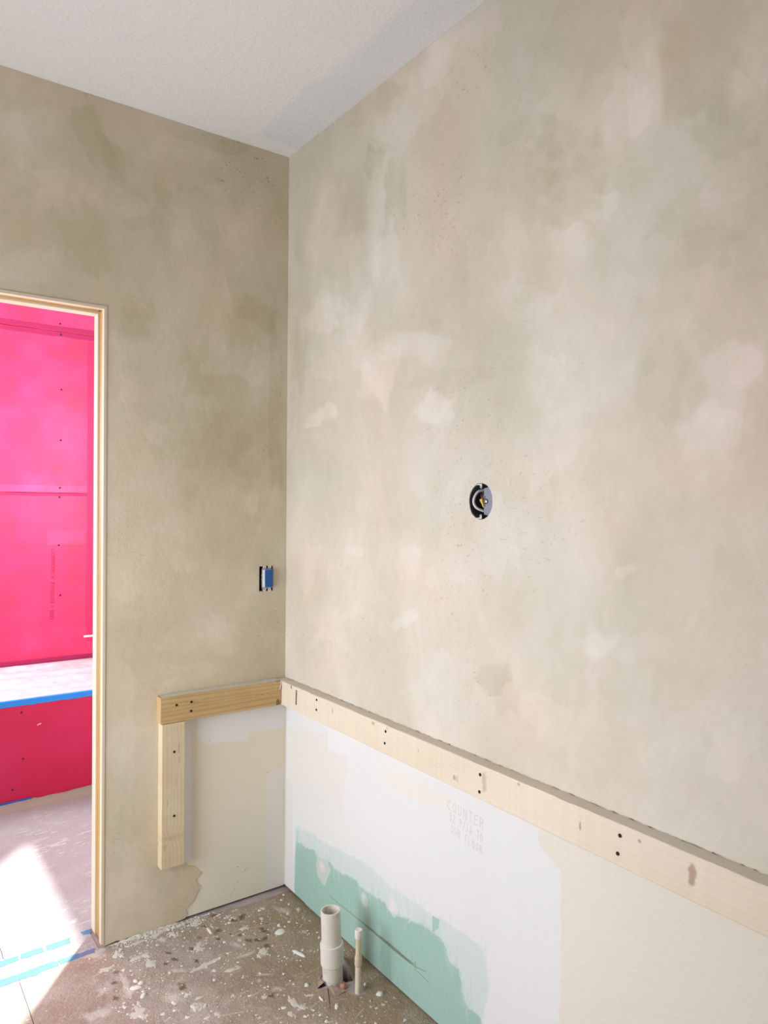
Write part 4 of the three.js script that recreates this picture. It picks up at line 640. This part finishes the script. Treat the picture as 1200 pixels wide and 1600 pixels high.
{
  const t = tag(group('spout_pipe', [BR, 0.7145, -1.75]), 'short white pipe stub poking out over the tub', 'pipe');
  const g = lathe([[0.0001, 0.205], [0.0048, 0.205], [0.0056, 0.2035], [0.0056, 0.0]], 16); g.rotateZ(Math.PI / 2); mesh('stub', g, pvcWhite, t);
  const f = lathe([[0.0056, 0.003], [0.010, 0.003], [0.010, 0.0]], 16); f.rotateZ(Math.PI / 2); mesh('collar', f, M.galvanised, t);
}

// ------------------------------------------------------------------ round electrical box in the right wall
{
  const [cz, cy] = JB, t = tag(group('junction_box', [0, cy, cz]), 'round open electrical box sunk into the right wall', 'electrical box');
  const R = 0.0425, D = 0.043, flip = (g) => { g.rotateZ(-Math.PI / 2); return g; };   // lathe axis y -> +x (into the wall)
  const side = lathe([[R + 0.0012, -0.001], [R, -0.001], [R, D], [R + 0.0012, D]]); mesh('shell', flip(side).scale(1, 1.06, 1), std({ color: new THREE.Color(0.03, 0.033, 0.042), roughness: 0.5, side: THREE.DoubleSide }), t);
  const back = lathe([[0.0001, D], [R, D], [R, D + 0.001]]); mesh('back_plate', flip(back).scale(1, 1.06, 1), Object.assign(M.boxGrey, { side: THREE.DoubleSide }), t);
  // grey clamp plate over the near half, with its screw and holes
  const half = new THREE.Shape(); half.absarc(0, 0, 0.0405, -Math.PI / 2 + 0.42, Math.PI / 2 - 0.42, false); half.lineTo(-0.001, 0.034); half.lineTo(-0.001, -0.034); half.closePath();
  const hp = slab(half, 0.002); const plate = mesh('clamp_plate', onRight(hp, 0.010), std({ color: new THREE.Color(0.25, 0.275, 0.335), roughness: 0.45 }), t);
  const post = lathe([[0.0001, -0.0022], [0.0030, -0.0022], [0.0040, -0.0010], [0.0040, 0]], 20); const pm = mesh('screw', flip(post), std({ color: new THREE.Color(0.80, 0.80, 0.78), roughness: 0.3, metalness: 0.4 }), plate); pm.position.set(0.0098, 0, 0.0075);
  const slot = new THREE.TorusGeometry(0.0055, 0.0012, 8, 24); slot.rotateY(Math.PI / 2); const sm = mesh('screw_recess', slot, M.dark, plate); sm.position.set(0.0098, 0, 0.0075);
  const hole = lathe([[0.0001, -0.0005], [0.0018, -0.0004], [0.0020, 0.0004]], 12); flip(hole);
  for (const y of [0.0115, 0.0068, -0.0068, -0.0115]) { const m = mesh('knockout', hole, M.dark, plate); m.position.set(0.0098, y, 0.0020); }
  for (const s of [1, -1]) {
    const e = new THREE.Shape(); e.moveTo(-0.016, 0); e.lineTo(0.005, 0); e.lineTo(0.005, -0.010); e.quadraticCurveTo(0.0015, -0.014, -0.002, -0.010); e.lineTo(-0.002, -0.004); e.lineTo(-0.016, -0.003); e.closePath();
    e.holes.push(new THREE.Path().absellipse(0.0015, -0.0085, 0.0016, 0.0026, 0, Math.PI * 2));
    const g = onRight(slab(e, 0.0015, 0.0003), -0.0042); const m = mesh('ear', s > 0 ? g : flipIf(g.clone().scale(1, -1, 1), new THREE.Matrix4().makeScale(1, -1, 1)), M.galvanised, t); m.position.y = s * 0.0455;
    const sc = mesh('ear_screw', flip(lathe([[0.0001, -0.0012], [0.0018, -0.0012], [0.0022, 0]], 12)), M.galvanised, t); sc.position.set(-0.0042, s * 0.044, -0.0125);
  }
}
{
  const [cz, cy] = JB;
  const curve = new THREE.CatmullRomCurve3([[0.030, 0.031, -0.020], [0.014, 0.026, -0.027], [0.006, 0.012, -0.0325], [0.004, -0.002, -0.034], [0.008, -0.016, -0.028], [0.022, -0.024, -0.018], [0.036, -0.026, -0.012]].map((p) => new THREE.Vector3(...p)));
  const t = tag(group('cable', [0, cy, cz]), 'white sheathed cable looped inside the round electrical box', 'cable');
  mesh('sheath', new THREE.TubeGeometry(curve, 50, 0.0036, 12), M.whitePlastic, t);
  const cu = std({ color: new THREE.Color(0.42, 0.20, 0.10), roughness: 0.4, metalness: 0.5 });
  for (const [dz, dy] of [[0, 0], [0.004, -0.004], [0.007, 0.004]]) mesh('bare_wire', new THREE.TubeGeometry(new THREE.CatmullRomCurve3([[0.024, 0.026 + dy, -0.018 + dz], [0.014, 0.017 + dy, -0.016 + dz], [0.012, 0.008 + dy, -0.011 + dz], [0.018, 0.002, -0.010 + dz]].map((p) => new THREE.Vector3(...p))), 20, 0.0011, 8), cu, t);
  const w = tag(group('wire_connector', [0.016, cy - 0.002, cz - 0.013]), 'yellow twist-on wire connector inside the round electrical box', 'wire connector');
  const wg = lathe([[0.0001, -0.014], [0.0024, -0.0135], [0.0034, -0.006], [0.0058, 0.004], [0.0064, 0.008], [0.0052, 0.009], [0.0048, 0.004]], 16); wg.rotateX(-0.35); mesh('cone', wg, std({ color: new THREE.Color(0.72, 0.52, 0.02), roughness: 0.4, side: THREE.DoubleSide }), w);
}

// ------------------------------------------------------------------ light switch in the left wall
{
  const cx = -0.0845, cy = 1.1715;
  const b = tag(group('switch_box', [cx, cy, 0]), 'dark electrical box behind the taped light switch', 'electrical box');
  const x0 = SW[0] - cx, x1 = SW[2] - cx, y0 = SW[1] - cy, y1 = SW[3] - cy, D = -0.055, e = 0.0015;
  mesh('shell', mergeGeometries([bx(x0, x0 + e, y0, y1, D, -0.001), bx(x1 - e, x1, y0, y1, D, -0.001), bx(x0 + e, x1 - e, y0, y0 + e, D, -0.001), bx(x0 + e, x1 - e, y1 - e, y1, D, -0.001), bx(x0, x1, y0, y1, D - e, D)]), M.dark, b);
  const s = tag(group('light_switch', [cx, cy, 0]), 'white light switch with metal ears sitting loose in the left wall', 'light switch');
  const body = new THREE.Shape(); const w = 0.0172, h = 0.0335, r = 0.004; body.moveTo(-w + r, -h); body.lineTo(w - r, -h); body.quadraticCurveTo(w, -h, w, -h + r); body.lineTo(w, h - r); body.quadraticCurveTo(w, h, w - r, h); body.lineTo(-w + r, h); body.quadraticCurveTo(-w, h, -w, h - r); body.lineTo(-w, -h + r); body.quadraticCurveTo(-w, -h, -w + r, -h);
  mesh('body', slab(body, 0.030, 0.0012).translate(0.0035, 0.001, 0.0150), M.whitePlastic, s);
  mesh('yoke', mergeGeometries([bx(-0.016, 0.020, -0.040, 0.040, -0.0035, -0.0022)]), M.galvanised, s);
  for (const k of [1, -1]) for (const x of [-0.0085, 0.0125]) { const eg = new THREE.CylinderGeometry(0.0065, 0.0065, 0.0016, 16); eg.rotateX(Math.PI / 2); eg.translate(x, k * 0.0415, 0.0042); const ear = mesh('ear', eg, M.whitePlastic, s); const hg = new THREE.CylinderGeometry(0.0018, 0.0018, 0.0006, 12); hg.rotateX(Math.PI / 2); hg.translate(x - 0.001, k * 0.0405, 0.0052); mesh('ear_hole', hg, M.dark, ear); }
  for (const y of [0.012, -0.004]) { const tg = new THREE.CylinderGeometry(0.0028, 0.0028, 0.004, 12); tg.rotateZ(Math.PI / 2); tg.translate(-0.0165, y, -0.004); mesh('terminal_screw', tg, M.galvanised, s); }
  const tape = new THREE.PlaneGeometry(0.036, 0.070, 12, 24), p = tape.attributes.position;
  for (let i = 0; i < p.count; i++) { const X = p.getX(i), Y = p.getY(i); p.setZ(i, 0.0004 + 0.0005 * vn(X * 300 + 9, Y * 200) - 0.010 * smooth(0.0320, 0.0352, Math.abs(Y)) - 0.004 * smooth(0.0165, 0.0182, Math.abs(X)) + 0.0014 * Math.exp(-Math.pow((Y - 0.024 - X * 0.2) / 0.0018, 2)) * smooth(0.002, -0.012, X)); }
  tape.computeVertexNormals();
  const t = mesh('tape_strip', tape, std({ color: new THREE.Color(0.006, 0.105, 0.36), roughness: 0.5, side: THREE.DoubleSide })); t.position.set(cx + 0.0042, cy + 0.0012, 0.0158);
  tag(t, 'dark blue tape stuck over the face of the light switch', 'tape');
}

renderer.render(scene, camera);
